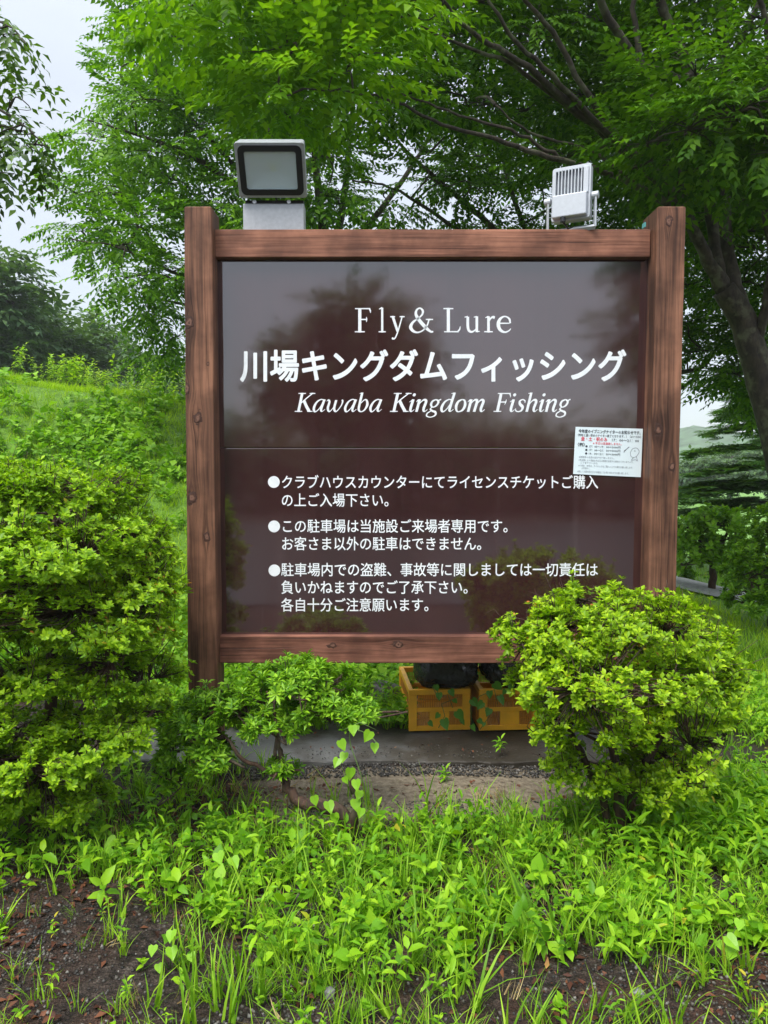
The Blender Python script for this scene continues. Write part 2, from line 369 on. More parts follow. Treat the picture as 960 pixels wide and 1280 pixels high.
# ------------------------------------------------------------------ terrain
def sstep(x): x = np.clip(x, 0, 1); return x * x * (3 - 2 * x)
def height(x, y):
    x = np.asarray(x, float); y = np.asarray(y, float)
    crest = np.interp(x, [-14, -5.5, -2.9, 0, 2.2, 4.2], [2.95, 2.72, 2.30, 1.6, .6, 0.0])
    s = np.interp(y, [4.9, 5.3, 7.3, 8.5, 10.0, 11.5, 40], [0, .04, .36, .68, 1.0, 1.03, 1.0])
    bank = crest * s
    lump = .05 * np.sin(x * 1.9 + 1.2 * np.sin(y * 1.3)) * np.clip((y - 5) / 2, 0, 1)
    fall = -.018 * np.clip(y - 9, 0, 60) * np.clip((x - 2.5) / 3, 0, 1)
    fore = .012 * np.sin(x * 3.1 + y * 2) * (y < 5)
    return bank + lump + fall + fore
def hz(x, y): return float(height(x, y))
def ground_mat():
    m, n, b = mat('ground_surface')
    t = N(n, 'ShaderNodeTexCoord'); s = N(n, 'ShaderNodeSeparateXYZ'); n.links.new(t.outputs['Object'], s.inputs[0])
    n1 = noise(n, 2.2, 5); n2 = noise(n, 38, 5); n3 = noise(n, 9, 4)
    soil = ramp(n, n2.outputs[0], [(.35, (.012, .009, .007)), (.6, (.045, .033, .026)), (.75, (.10, .085, .07))])
    n4 = noise(n, 190, 5); gr4 = ramp(n, n4.outputs[0], [(.38, (.35, .35, .35)), (.55, (1, 1, 1)), (.70, (2.1, 2.0, 1.9))])
    red = ramp(n, n3.outputs[0], [(.4, (.022, .013, .009)), (.7, (.075, .033, .02))])
    fr = ramp(n, n1.outputs[0], [(.42, (0, 0, 0)), (.6, (.8, .8, .8))])
    c = mixc(n, fr.outputs[0], soil.outputs[0], red.outputs[0]); c = mixc(n, 1.0, c, gr4.outputs[0], 'MULTIPLY')
    sand = ramp(n, n2.outputs[0], [(.3, (.12, .095, .065)), (.7, (.27, .225, .16))])
    yj = math_(n, 'MULTIPLY_ADD', n1.outputs[0], .5, s.outputs['Y'])
    a1 = math_(n, 'MULTIPLY', math_(n, 'SUBTRACT', yj, 3.36), 12, clamp=True)
    a2 = math_(n, 'SUBTRACT', 1, math_(n, 'MULTIPLY', math_(n, 'SUBTRACT', s.outputs['Y'], 3.66), 30, clamp=True))
    a3 = math_(n, 'MULTIPLY', math_(n, 'ADD', s.outputs['X'], .75), 3, clamp=True)
    c = mixc(n, math_(n, 'MULTIPLY', math_(n, 'MULTIPLY', a1, a2), math_(n, 'MULTIPLY', a3, .9)), c, sand.outputs[0])
    gr = ramp(n, n2.outputs[0], [(.3, (.07, .15, .015)), (.7, (.14, .27, .03))])
    lawn = ramp(n, n1.outputs[0], [(.3, (.10, .21, .04)), (.7, (.16, .30, .06))])
    c = mixc(n, math_(n, 'MULTIPLY', math_(n, 'SUBTRACT', yj, 5.1), 3, clamp=True), c, gr.outputs[0])
    c = mixc(n, math_(n, 'MULTIPLY', math_(n, 'SUBTRACT', s.outputs['Y'], 10), .3, clamp=True), c, lawn.outputs[0])
    n.links.new(c, b.inputs['Base Color']); b.inputs['Roughness'].default_value = .7; b.inputs['Specular IOR Level'].default_value = .2
    bump(n, b, math_(n, 'MULTIPLY_ADD', n3.outputs[0], .6, n2.outputs[0]), .8, .03)
    return m
def grid_axis(lo, hi, dens_lo, dens_hi, fine):
    a = list(np.arange(dens_lo, dens_hi, fine)); x = dens_hi; st = fine
    while x < hi: a.append(x); st *= 1.25; x += st
    a.append(hi); x = dens_lo; st = fine
    b = []
    while True:
        st *= 1.25; x -= st
        if x <= lo: break
        b.append(x)
    return np.array([lo] + b[::-1] + a)
gx = grid_axis(-220, 220, -7, 7, .12); gy = grid_axis(-80, 260, 1, 13, .12)
X, Yg = np.meshgrid(gx, gy); Z = height(X, Yg)
V = np.stack([X.ravel(), Yg.ravel(), Z.ravel()], 1)
nx = len(gx); ny = len(gy)
i, j = np.meshgrid(np.arange(nx - 1), np.arange(ny - 1)); a = (j * nx + i).ravel()
T = np.concatenate([np.stack([a, a + 1, a + nx + 1], 1), np.stack([a, a + nx + 1, a + nx], 1)])
tag(link('ground', tri_mesh('ground', V, T, True), ground_mat()), 'dark wet soil and gravel in front rising to a grassy bank behind', kind='structure')

def concrete():
    m, n, b = mat('weathered_concrete')
    n1 = noise(n, 3, 6); n2 = noise(n, 60, 4); t = N(n, 'ShaderNodeTexCoord'); s = N(n, 'ShaderNodeSeparateXYZ'); n.links.new(t.outputs['Object'], s.inputs[0])
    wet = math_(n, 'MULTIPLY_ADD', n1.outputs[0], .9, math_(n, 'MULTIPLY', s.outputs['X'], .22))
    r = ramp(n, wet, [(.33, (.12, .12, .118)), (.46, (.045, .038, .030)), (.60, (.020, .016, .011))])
    c = mixc(n, n2.outputs[0], r.outputs[0], mixc(n, .3, r.outputs[0], (.10, .09, .075)))
    n.links.new(c, b.inputs['Base Color']); b.inputs['Roughness'].default_value = .5; b.inputs['Specular IOR Level'].default_value = .2
    bump(n, b, math_(n, 'MULTIPLY_ADD', n2.outputs[0], .5, n1.outputs[0]), .5, .01); return m
M_CONC = concrete()
mb = MB()   # slab with an uneven front edge
xs = np.linspace(-1.35, 2.1, 60); top = []; 
for k in range(len(xs) - 1):
    pass
vs = []; fs = []
for k, x in enumerate(xs):
    yf = 3.70 + .006 * math.sin(k * 2.7) + .01 * math.sin(k * .35)
    zt = .03 + .003 * math.sin(k * .9)
    vs += [(x, yf + .0, -.08), (x, yf + .004, zt - .006), (x, yf + .008, zt), (x, 4.78, zt + .01), (x, 4.80, -.08)]
for k in range(len(xs) - 1):
    for q in range(4): fs.append((k * 5 + q, (k + 1) * 5 + q, (k + 1) * 5 + q + 1, k * 5 + q + 1))
fs.append((0, 1, 2, 3, 4)); fs.append(tuple((len(xs) - 1) * 5 + q for q in (4, 3, 2, 1, 0)))
mb.add(vs, fs)
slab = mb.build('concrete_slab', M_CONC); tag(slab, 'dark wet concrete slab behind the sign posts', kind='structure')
# gravel path on the right, behind
pm = plain('pale_path_gravel', (.30, .30, .29), .8, 0, .25, 30, bs=.5)
mb = MB(); vs = []; fs = []
pp = smooth_pts([(2.2, 9.4), (3.0, 9.0), (3.9, 8.3), (4.6, 7.2), (5.6, 5.6), (7.5, 4.2), (12, 3)], 8)
for k, (x, y) in enumerate(pp):
    a0 = np.array(pp[min(k + 1, len(pp) - 1)]) - np.array(pp[max(k - 1, 0)]); a0 = a0 / np.linalg.norm(a0); nrm = (-a0[1], a0[0])
    for s_ in (-.42, -.2, 0, .2, .42):
        q = (x + nrm[0] * s_, y + nrm[1] * s_); vs.append((q[0], q[1], hz(*q) + .03 - .02 * abs(s_)))
for k in range(len(pp) - 1):
    for q in range(4): fs.append((k * 5 + q, k * 5 + q + 1, (k + 1) * 5 + q + 1, (k + 1) * 5 + q))
mb.add(vs, fs); tag(mb.build('path', pm, smooth=True), 'pale gravel path curving behind the sign on the right', kind='structure')
# unseen road added behind the viewer to darken what the board mirrors
am = plain('added_dark_asphalt', (.035, .035, .037), .35, 0, .3, 60, bs=.4)
mb = MB(); mb.add([(-60, -13, .03), (60, -13, .03), (60, -.6, .03), (-60, -.6, .03)], [(0, 1, 2, 3)]); tag(mb.build('added_road', am), 'unseen dark asphalt road added behind the viewer to darken the board reflection', kind='structure')
# misty hills
def hills():
    xs = np.linspace(-215, 215, 120); V = []; T = []
    prof = [(0, 0), (.25, .35), (.5, .7), (.8, .96), (1, 1.0), (1.2, .9)]
    for k, x in enumerate(xs):
        h = 13 + 7 * math.sin(x * .021 + 1) + 3 * math.sin(x * .07) + 1.2 * math.sin(x * .23)
        for (a, b2) in prof: V.append((x, 160 + a * 70, -2.5 + b2 * (h + .8 * math.sin(x * .6 + a * 9))))
    n = len(prof)
    for k in range(len(xs) - 1):
        for q in range(n - 1):
            a0 = k * n + q; T += [(a0, a0 + n, a0 + n + 1), (a0, a0 + n + 1, a0 + 1)]
    return V, T
V, T = hills()
hm = plain('wooded_hillside', (.05, .09, .045), .9, 0, .6, .25)
tag(link('hills', tri_mesh('hills', V, T, True), hm), 'low wooded hills fading into mist', kind='structure')

# ------------------------------------------------------------------ leaf cloud instancing
class Cloud:
    def __init__(s): s.V = []; s.T = []; s.n = 0
    def inst(s, tv, tt, M, P):
        """tv (n,3) template, tt (m,3) triangles, M (k,3,3) with columns = axes (scaled), P (k,3)"""
        tv = np.asarray(tv, float); tt = np.asarray(tt, int); k = len(P)
        if k == 0: return
        V = np.einsum('kij,nj->kni', M, tv) + np.asarray(P)[:, None, :]
        T = tt[None] + (np.arange(k) * len(tv))[:, None, None] + s.n
        s.V.append(V.reshape(-1, 3)); s.T.append(T.reshape(-1, 3)); s.n += k * len(tv)
    def obj(s, name, m, parent=None, kind='stuff', smooth=False):
        if not s.V: return None
        o = link(name, tri_mesh(name, np.concatenate(s.V), np.concatenate(s.T), smooth), m, parent)
        if kind: o['kind'] = kind
        return o
def frames(D, U, scale):
    """rotation matrices with local X along D, local Z near U"""
    D = D / (np.linalg.norm(D, axis=1, keepdims=True) + 1e-9)
    Zx = U - D * (U * D).sum(1, keepdims=True); Zx /= (np.linalg.norm(Zx, axis=1, keepdims=True) + 1e-9)
    Yx = np.cross(Zx, D)
    return np.stack([D, Yx, Zx], 2) * np.asarray(scale).reshape(-1, 1, 1)
def leaf(L=1., Wd=.45, fold=.12, tipdroop=.12, q=2, wp=.45):
    """pointed leaf along +X with a folded midrib: 4 triangles (q=2) or 8 (q=3)"""
    if q == 2:
        v = [(0, 0, 0), (L * wp, Wd / 2 * L, fold * L), (L * .5, 0, 0), (L * wp, -Wd / 2 * L, fold * L), (L, 0, -tipdroop * L)]
        return v, [(0, 2, 1), (0, 3, 2), (1, 2, 4), (2, 3, 4)]
    w1, w2 = Wd * .42 * L, Wd * .46 * L
    v = [(0, 0, 0), (L * .28, w1, fold * L * .9), (L * .28, 0, .01), (L * .28, -w1, fold * L * .9), (L * .66, w2 * .8, fold * L * .6), (L * .66, 0, -.03 * L), (L * .66, -w2 * .8, fold * L * .6), (L, 0, -tipdroop * L)]
    return v, [(0, 2, 1), (0, 3, 2), (1, 2, 5), (1, 5, 4), (2, 3, 6), (2, 6, 5), (4, 5, 7), (5, 6, 7)]
def combine(parts):
    V = []; T = []
    for v, t in parts:
        n = len(V); V += [tuple(p) for p in v]; T += [tuple(i + n for i in q) for q in t]
    return V, T
def xf(vt, M): return [tuple(M @ Vector(p)) for p in vt[0]], vt[1]
def rotm(z=0, y=0, x=0, loc=(0, 0, 0), s=1):
    return Matrix.Translation(loc) @ Matrix.Rotation(z, 4, 'Z') @ Matrix.Rotation(y, 4, 'Y') @ Matrix.Rotation(x, 4, 'X') @ Matrix.Scale(s, 4)
def spray(rs, L=.30, n=11, ll=.084, lw=.50, twig=True):
    """flat twig with alternate leaves along +X"""
    P = []
    for k in range(n):
        t = (k + .8) / n; side = 1 if k % 2 else -1
        p = (L * t, .0, -.06 * L * t * t * 2 + rs.uniform(-.004, .004))
        ang = side * rs.uniform(.65, 1.1) * (1 - .7 * (k == n - 1))
        s = ll * (1 - .35 * abs(t - .55)) * rs.uniform(.8, 1.15)
        P.append(xf(leaf(1, lw, rs.uniform(.04, .14), rs.uniform(.05, .3)), rotm(ang, rs.uniform(.0, .35), rs.uniform(-.35, .35), p, s)))
    if twig:
        r = .0016
        P.append(([(0, r, 0), (0, -r, 0), (L, 0, -.12 * L)], [(0, 1, 2)]))
    return combine(P)
rs = random.Random(3)
SPRAYS = [spray(rs) for _ in range(6)]
SPRAYS_BIG = [spray(rs, .34, 9, .085, .46) for _ in range(5)]
SPRAYS_FAR = [spray(rs, .9, 9, .30, .55, False) for _ in range(5)]
def rosette(rs, n, L, lw, up):
    P = []
    for k in range(n):
        a = 2 * math.pi * (k + rs.uniform(-.3, .3)) / n * 1.0
        P.append(xf(leaf(1, lw, rs.uniform(.06, .14), rs.uniform(-.02, .15), 2, .60), rotm(a, -rs.uniform(up - .35, up + .35), rs.uniform(-.25, .25), (0, 0, 0), L * rs.uniform(.7, 1.12))))
    return combine(P)
ROS = [rosette(rs, rs.choice((5, 6, 7)), .031, .50, .5) for _ in range(7)]
ROS_LONG = [rosette(rs, rs.choice((6, 7, 8)), .046, .30, .5) for _ in range(6)]

def branch_mesh(name, paths, m, parent=None, n=6, kind=None):
    mb = MB()
    for pts, rad in paths: mb.tube(pts, rad, n)
    o = mb.build(name, m, parent, smooth=True)
    if kind: o['kind'] = kind
    return o
def rough_path(pts, k=5, jit=.02):
    sp = smooth_pts(pts, k)
    o = []
    for i, p in enumerate(sp):
        j = jit * (0 if i in (0,) else 1)
        o.append(Vector(p[:3]) + Vector((random.gauss(0, j), random.gauss(0, j), random.gauss(0, j))))
    return o, [max(.002, p[3]) for p in sp]
def poly_in(poly, x, y):
    c = False; n = len(poly); j = n - 1
    for i in range(n):
        xi, yi = poly[i]; xj, yj = poly[j]
        if (yi > y) != (yj > y) and x < (xj - xi) * (y - yi) / (yj - yi) + xi: c = not c
        j = i
    return c
def sample_poly(poly, yr, n, mind):
    xs = [p[0] for p in poly]; ys = [p[1] for p in poly]; o = []; tries = 0
    while len(o) < n and tries < n * 60:
        tries += 1
        x, y = random.uniform(min(xs), max(xs)), random.uniform(min(ys), max(ys))
        if not poly_in(poly, x, y): continue
        Y = random.uniform(*yr); p = W(x, y, Y)
        if all((p - q).length > mind for q in o): o.append(p)
    return o
def grow(nodes, clusters, r0=.014):
    """link every cluster to the nearest branch node, nearest first; returns tubes and direction of arrival"""
    nodes = [Vector(p) for p in nodes]; todo = list(clusters); paths = []; dirs = {}
    best = {id(c): min(((c - p).length, i) for i, p in enumerate(nodes)) for c in todo}
    order = []
    while todo:
        c = min(todo, key=lambda q: best[id(q)][0]); todo.remove(c)
        dist, i = best[id(c)]; p = nodes[i]
        a = p.lerp(c, .35) + Vector((random.gauss(0, .06), random.gauss(0, .06), .10 * dist + random.gauss(0, .03)))
        b = p.lerp(c, .72) + Vector((random.gauss(0, .05), random.gauss(0, .05), .08 * dist))
        r = r0 * min(1.4, .5 + dist)
        pts = smooth_pts([tuple(p), tuple(a), tuple(b), tuple(c)], 3)
        paths.append(([Vector(q) for q in pts], [r * (1 - .8 * k / (len(pts) - 1)) for k in range(len(pts))]))
        new = [Vector(q) for q in pts[2:]]
        for q in new:
            nodes.append(q)
            for t in todo:
                d = (t - q).length
                if d < best[id(t)][0]: best[id(t)] = (d, len(nodes) - 1)
        dv = (c - p); dirs[id(c)] = dv.normalized() if dv.length > .01 else Vector((1, 0, 0)); order.append(c)
    return paths, [dirs[id(c)] for c in clusters]
def fill(cloud, clusters, dirs, per, rad, sprays, scale=(.8, 1.2), flat=.45, droop=.25, twigs=None):
    K = len(clusters) * per
    C = np.repeat(np.array([tuple(c) for c in clusters]), per, 0); Dp = np.repeat(np.array([tuple(d) for d in dirs]), per, 0)
    o = rng.normal(0, 1, (K, 3)); o /= np.linalg.norm(o, axis=1, keepdims=True); rr = rng.uniform(.15, 1, (K, 1)) ** .6
    off = o * rr * np.array([rad, rad, rad * flat])
    P = C + off
    D = o * np.array([1, 1, .35]) + Dp * .5 + np.array([0, 0, -droop]); U = np.array([[0, 0, 1.]]) + rng.normal(0, .17, (K, 3))
    M = frames(D, U, rng.uniform(*scale, K))
    which = rng.integers(0, len(sprays), K)
    for s in range(len(sprays)):
        q = which == s; cloud.inst(*sprays[s], M[q], P[q])
    if twigs is not None:
        for k in range(0, K, 5):
            twigs.append(([Vector(C[k]), Vector(C[k] + off[k] * .5 + np.array([0, 0, .02])), Vector(P[k])], [.005, .0035, .002]))

# ================================================================== THE SIGN
YF, YR, YB = 3.60, 3.672, 3.715          # post fronts, rail fronts, board front
sign = empty('information_sign', (W(543, 900, YF).x, YF + .07, 0), 'large brown fishing ground sign board in a stained timber frame with white lettering', 'sign')
def post(pxl_top, pxr_top, y_top, pxl_bot, pxr_bot, y_bot, knots, seed, depth, mname):
    tl, tr = W(pxl_top, y_top, YF), W(pxr_top, y_top, YF); bl, br = W(pxl_bot, y_bot, YF), W(pxr_bot, y_bot, YF)
    def at(z):
        t = (z - bl.z) / (tl.z - bl.z); return bl.x + (tl.x - bl.x) * t, br.x + (tr.x - br.x) * t
    H = 46; vs = []; fs = []; zs = np.linspace(-.25, tl.z, H)
    sec = []
    ch = .007; n = 4
    for (cx_, cy_, a0) in ((0, 0, 180), (1, 0, 270), (1, 1, 0), (0, 1, 90)):
        for k in range(n + 1): sec.append((cx_, cy_, R(a0 + 90 * k / n)))
    for hI, z in enumerate(zs):
        xl, xr = at(z)
        for (cx_, cy_, an) in sec:
            wob = ch * (1 + 1.1 * max(0, mnoise.noise(Vector((cx_ * 9 + seed, cy_ * 7, z * 3.5)))))
            if hI == H - 1: wob *= 1
            x = (xl + wob if cx_ == 0 else xr - wob) + math.cos(an) * wob
            y = (YF + wob if cy_ == 0 else YF + depth - wob) + math.sin(an) * wob
            jx = .0022 * mnoise.noise(Vector((z * 5 + seed, cx_ * 4, cy_ * 3)))
            vs.append((x + jx, y + jx * (cy_ == 1), z - (.004 if hI == H - 1 else 0)))
    m = len(sec)
    for h in range(H - 1):
        for k in range(m): fs.append((h * m + k, h * m + (k + 1) % m, (h + 1) * m + (k + 1) % m, (h + 1) * m + k))
    c0 = len(vs); xl, xr = at(tl.z)
    for (cx_, cy_, an) in sec:                        # small top chamfer
        vs.append(((xl + .012 if cx_ == 0 else xr - .012) + math.cos(an) * .004, (YF + .012 if cy_ == 0 else YF + depth - .012) + math.sin(an) * .004, tl.z + .002))
    for k in range(m): fs.append(((H - 1) * m + k, (H - 1) * m + (k + 1) % m, c0 + (k + 1) % m, c0 + k))
    fs.append(tuple(c0 + k for k in range(m)))
    cxm = (at(0)[0] + at(0)[1]) / 2
    kn = []
    for (kx, ky, kr) in knots:
        p = W(kx, ky, YF); kn.append((p.x - cxm, p.z, kr))
    wm = wood_mat(mname, 'Z', kn, seed)
    b_ = MB(); b_.add(vs, fs); o = b_.build('post', wm, sign)
    recentre(o, (cxm, YF, 0))
    return o
post(229.5, 264.5, 258, 235, 272, 870, [(240, 622, .022), (258.5, 672, .015), (247, 522, .020), (236, 403, .022), (233, 486, .018), (260, 455, .006)], 1.3, .16, 'stained_timber_left_post')
post(822, 858, 258, 810, 845, 750, [(836.5, 276, .017), (822.5, 537, .019), (840, 584, .016)], 4.1, .20, 'stained_timber_right_post')
def rail(l, r_, y0, y1, m, name='rail'):
    a = W(l, y0, YR); b2 = W(r_, y0, YR); c = W(l, y1, YR)
    mb = MB(); mb.box((a.x, YR, c.z), (b2.x, YR + .095, a.z)); o = mb.build(name, m, sign, bevel=.004); recentre(o, ((a.x + b2.x) / 2, YR, (a.z + c.z) / 2)); return o
rail(268, 813.5, 286.5, 321.5, M_RAILT); rail(272, 806, 795, 829, M_RAILB)
# back stiffener behind rail (dark batten seen under the left end)
zt, zm, zb = W(500, 318, YB).z, W(500, 560, YB).z, W(500, 798, YB).z
xl, xr = W(262, 560, YB).x, W(822, 560, YB).x
mb = MB(); mb.box((xl, YB, zm + .0015), (xr, YB + .012, zt)); mb.build('board_panel', M_BOARD, sign, bevel=.002)
mb = MB(); mb.box((xl, YB, zb), (xr, YB + .012, zm - .0015)); mb.build('board_panel', M_BOARD, sign, bevel=.002)
mb = MB(); mb.box((xl, YB + .0125, zb - .01), (xr, YB + .028, zt + .01)); mb.build('backing_board', plain('dark_backing', (.03, .018, .015), .7), sign)
mb = MB()
M_BAT = plain('dark_batten', (.05, .025, .02), .7)
for xx in (W(276, 850, 3.69).x, W(811, 310, 3.69).x):
    mb = MB(); mb.box((xx - .014, 3.785, zb - .12), (xx + .014, 3.80, zt + .01)); mb.build('batten', M_BAT, sign)
p = W(805, 283, 3.70)
mb = MB(); mb.box((p.x - .004, 3.68, p.z - .008), (p.x + .002, 3.715, p.z + .014)); tagp = mb.build('maintenance_tag', M_TEAL, sign)

YT = YB - .0012
def text_mesh(body, weight=0.0, shear=0.0, res=3):
    c = bpy.data.curves.new('t', 'FONT'); c.body = body; c.size = 1; c.resolution_u = res; c.shear = shear
    o = bpy.data.objects.new('t', c); COL.objects.link(o); bpy.context.view_layer.update()
    me = bpy.data.meshes.new_from_object(o)
    V = np.array([v.co[:] for v in me.vertices]); Fs = [tuple(p.vertices) for p in me.polygons]
    bpy.data.objects.remove(o); bpy.data.meshes.remove(me); bpy.data.curves.remove(c)
    if weight:                       # bolder: the same outline stacked a hair apart, each copy shifted a little
        n0 = len(V); base_v, base_f = V, Fs; vs_ = []; Fs = []
        K = 8 if weight > .015 else 4
        for k in range(K):
            a = 2 * math.pi * (k + .5) / K; vs_.append(base_v + np.array([math.cos(a) * weight, math.sin(a) * weight, k + 1.0])); Fs += [tuple(i + k * n0 for i in f) for f in base_f]
        V = np.concatenate(vs_)
    return V, Fs
def lay(V, Fs, to_px, Y, name, m, parent, dy=0):
    vs = [tuple(W(*to_px(v[0], v[1]), Y - dy - v[2] * .00006)) for v in V]
    b_ = MB(); b_.add(vs, Fs); return b_.build(name, m, parent)
def fit_box(body, x0, y0, x1, y1, Y, name, m, parent, weight=0, shear=0, res=3, skew=0):
    """y0 top, y1 bottom in photo pixels; skew shifts y with x"""
    V, Fs = text_mesh(body, weight, shear, res)
    ax, bx_, ay, by = V[:, 0].min(), V[:, 0].max(), V[:, 1].min(), V[:, 1].max()
    return lay(V, Fs, lambda x, y: (x0 + (x - ax) / (bx_ - ax) * (x1 - x0), y1 - (y - ay) / (by - ay) * (y1 - y0) + skew * (x - ax) / (bx_ - ax)), Y, name, m, parent)
fit_box("川場キングダムフィッシング", 300, 436.5, 783, 477.5, YT, 'title_lettering', M_WHITE, sign, .026, .0, 5)
LINES = [(351, 602.5, "クラブハウスカウンターにてライセンスチケットご購入"), (351, 625, "の上ご入場下さい。"),
         (351, 657.5, "この駐車場は当施設ご来場者専用です。"), (351, 679.5, "お客さま以外の駐車はできません。"),
         (351, 712, "駐車場内での盗難、事故等に関しましては一切責任は"), (351, 734, "負いかねますのでご了承下さい。"), (351, 756, "各自十分ご注意願います。")]
for (x0, yc, s_) in LINES:
    V, Fs = text_mesh(s_, .012, 0, 3); pit = 16.5
    if s_.startswith('ク'): pit = (748 - 351) / 25.0
    if s_.startswith('駐'): pit = (748 - 351) / 24.0
    if s_.startswith('こ'): pit = (645 - 351) / 18.0
    if s_.startswith('お'): pit = (612 - 351) / 16.0
    if s_.startswith('負'): pit = (595 - 351) / 15.0
    if s_.startswith('各'): pit = (546 - 351) / 12.0
    if s_.startswith('の'): pit = (496 - 351) / 9.0
    lay(V, Fs, lambda x, y: (x0 + x * pit, yc - (y - .38) * 18.0), YT, 'rule_lettering', M_WHITE, sign)
for (bx_, by) in ((342.3, 602.5), (342.6, 658), (343, 713)):
    mb = MB(); vs = [tuple(W(bx_ + 7.4 * math.cos(2 * math.pi * k / 28), by - 7.4 * math.sin(2 * math.pi * k / 28), YT)) for k in range(28)]
    mb.add(vs, [tuple(range(27, -1, -1))]); mb.build('bullet', M_WHITE, sign)

# hand drawn serif letters: strokes (x, y, width), cap height 1
def ribbon(pts, n=7):
    sp = smooth_pts(pts, n) if len(pts) > 2 else pts
    Lp, Rp = [], []
    for i, (x, y, wd) in enumerate(sp):
        a0, b0 = sp[max(i - 1, 0)], sp[min(i + 1, len(sp) - 1)]
        dx, dy = b0[0] - a0[0], b0[1] - a0[1]; L = math.hypot(dx, dy) or 1
        Lp.append((x - dy / L * wd / 2, y + dx / L * wd / 2)); Rp.append((x + dy / L * wd / 2, y - dx / L * wd / 2))
    V = []; Fs = []
    for a0, b0 in zip(Lp, Rp): V += [a0, b0]
    for i in range(len(sp) - 1): Fs.append((2 * i, 2 * i + 1, 2 * i + 3, 2 * i + 2))
    return V, Fs
def ball(x, y, r, n=14): return [(x + r * math.cos(2 * math.pi * k / n), y + r * math.sin(2 * math.pi * k / n)) for k in range(n)], [tuple(range(n))]
def lser(x, y, wdt, t=.035):      # flat serif centred on x
    return [(x - wdt / 2, y, t), (x - wdt / 4, y, t * 1.15), (x, y, t * 1.5), (x + wdt / 4, y, t * 1.15), (x + wdt / 2, y, t)]
REG = {
 'F': [[(.24, 0, .105), (.24, 1, .105)], lser(.24, .018, .42), [(.04, .98, .035), (.68, .98, .042)], [(.64, .985, .05), (.68, .90, .05), (.69, .80, .012)], [(.24, .53, .04), (.52, .53, .04)], [(.52, .64, .012), (.525, .53, .05), (.52, .42, .012)]],
 'l': [[(.2, 0, .095), (.2, 1.02, .09)], [(.02, .96, .02), (.12, .99, .045), (.2, 1.02, .06)], lser(.2, .018, .40)],
 'y': [[(.11, .64, .10), (.34, .03, .09)], [(.56, .64, .045), (.36, .05, .05), (.22, -.24, .05), (.1, -.28, .05)], ('ball', .1, -.26, .05), lser(.1, .645, .24), lser(.56, .645, .24)],
 '&': [[(1.02, .02, .05), (.9, .03, .07), (.68, .22, .11), (.42, .52, .11), (.30, .74, .09), (.33, .92, .06), (.46, 1.0, .05), (.58, .90, .07), (.56, .74, .06), (.40, .58, .045), (.18, .42, .07), (.08, .22, .11), (.17, .06, .09), (.36, -.01, .055), (.58, .07, .045), (.76, .28, .045), (.84, .52, .045)], lser(.86, .53, .30)],
 'L': [[(.22, 0, .105), (.22, 1, .105)], lser(.22, .982, .42), [(.04, .018, .035), (.66, .02, .042)], [(.62, .02, .05), (.70, .12, .05), (.73, .25, .012)]],
 'u': [[(.15, .64, .095), (.15, .25, .095), (.2, .07, .085), (.32, .01, .06), (.46, .07, .045), (.54, .17, .03)], [(.56, .66, .095), (.56, .0, .09)], [(.0, .625, .025), (.15, .65, .045)], [(.42, .625, .025), (.56, .65, .045)], [(.56, .02, .05), (.70, .035, .02)]],
 'r': [[(.17, .66, .095), (.17, 0, .095)], [(.02, .60, .02), (.17, .655, .05)], lser(.17, .018, .40), [(.19, .42, .03), (.27, .57, .05), (.38, .63, .08), (.46, .60, .09)]],
 'e': [[(.10, .37, .04), (.52, .37, .04)], [(.55, .37, .05), (.51, .56, .06), (.34, .655, .045), (.16, .55, .08), (.09, .33, .105), (.16, .10, .095), (.34, .0, .06), (.50, .06, .04), (.57, .15, .02)]],
}
B = .15
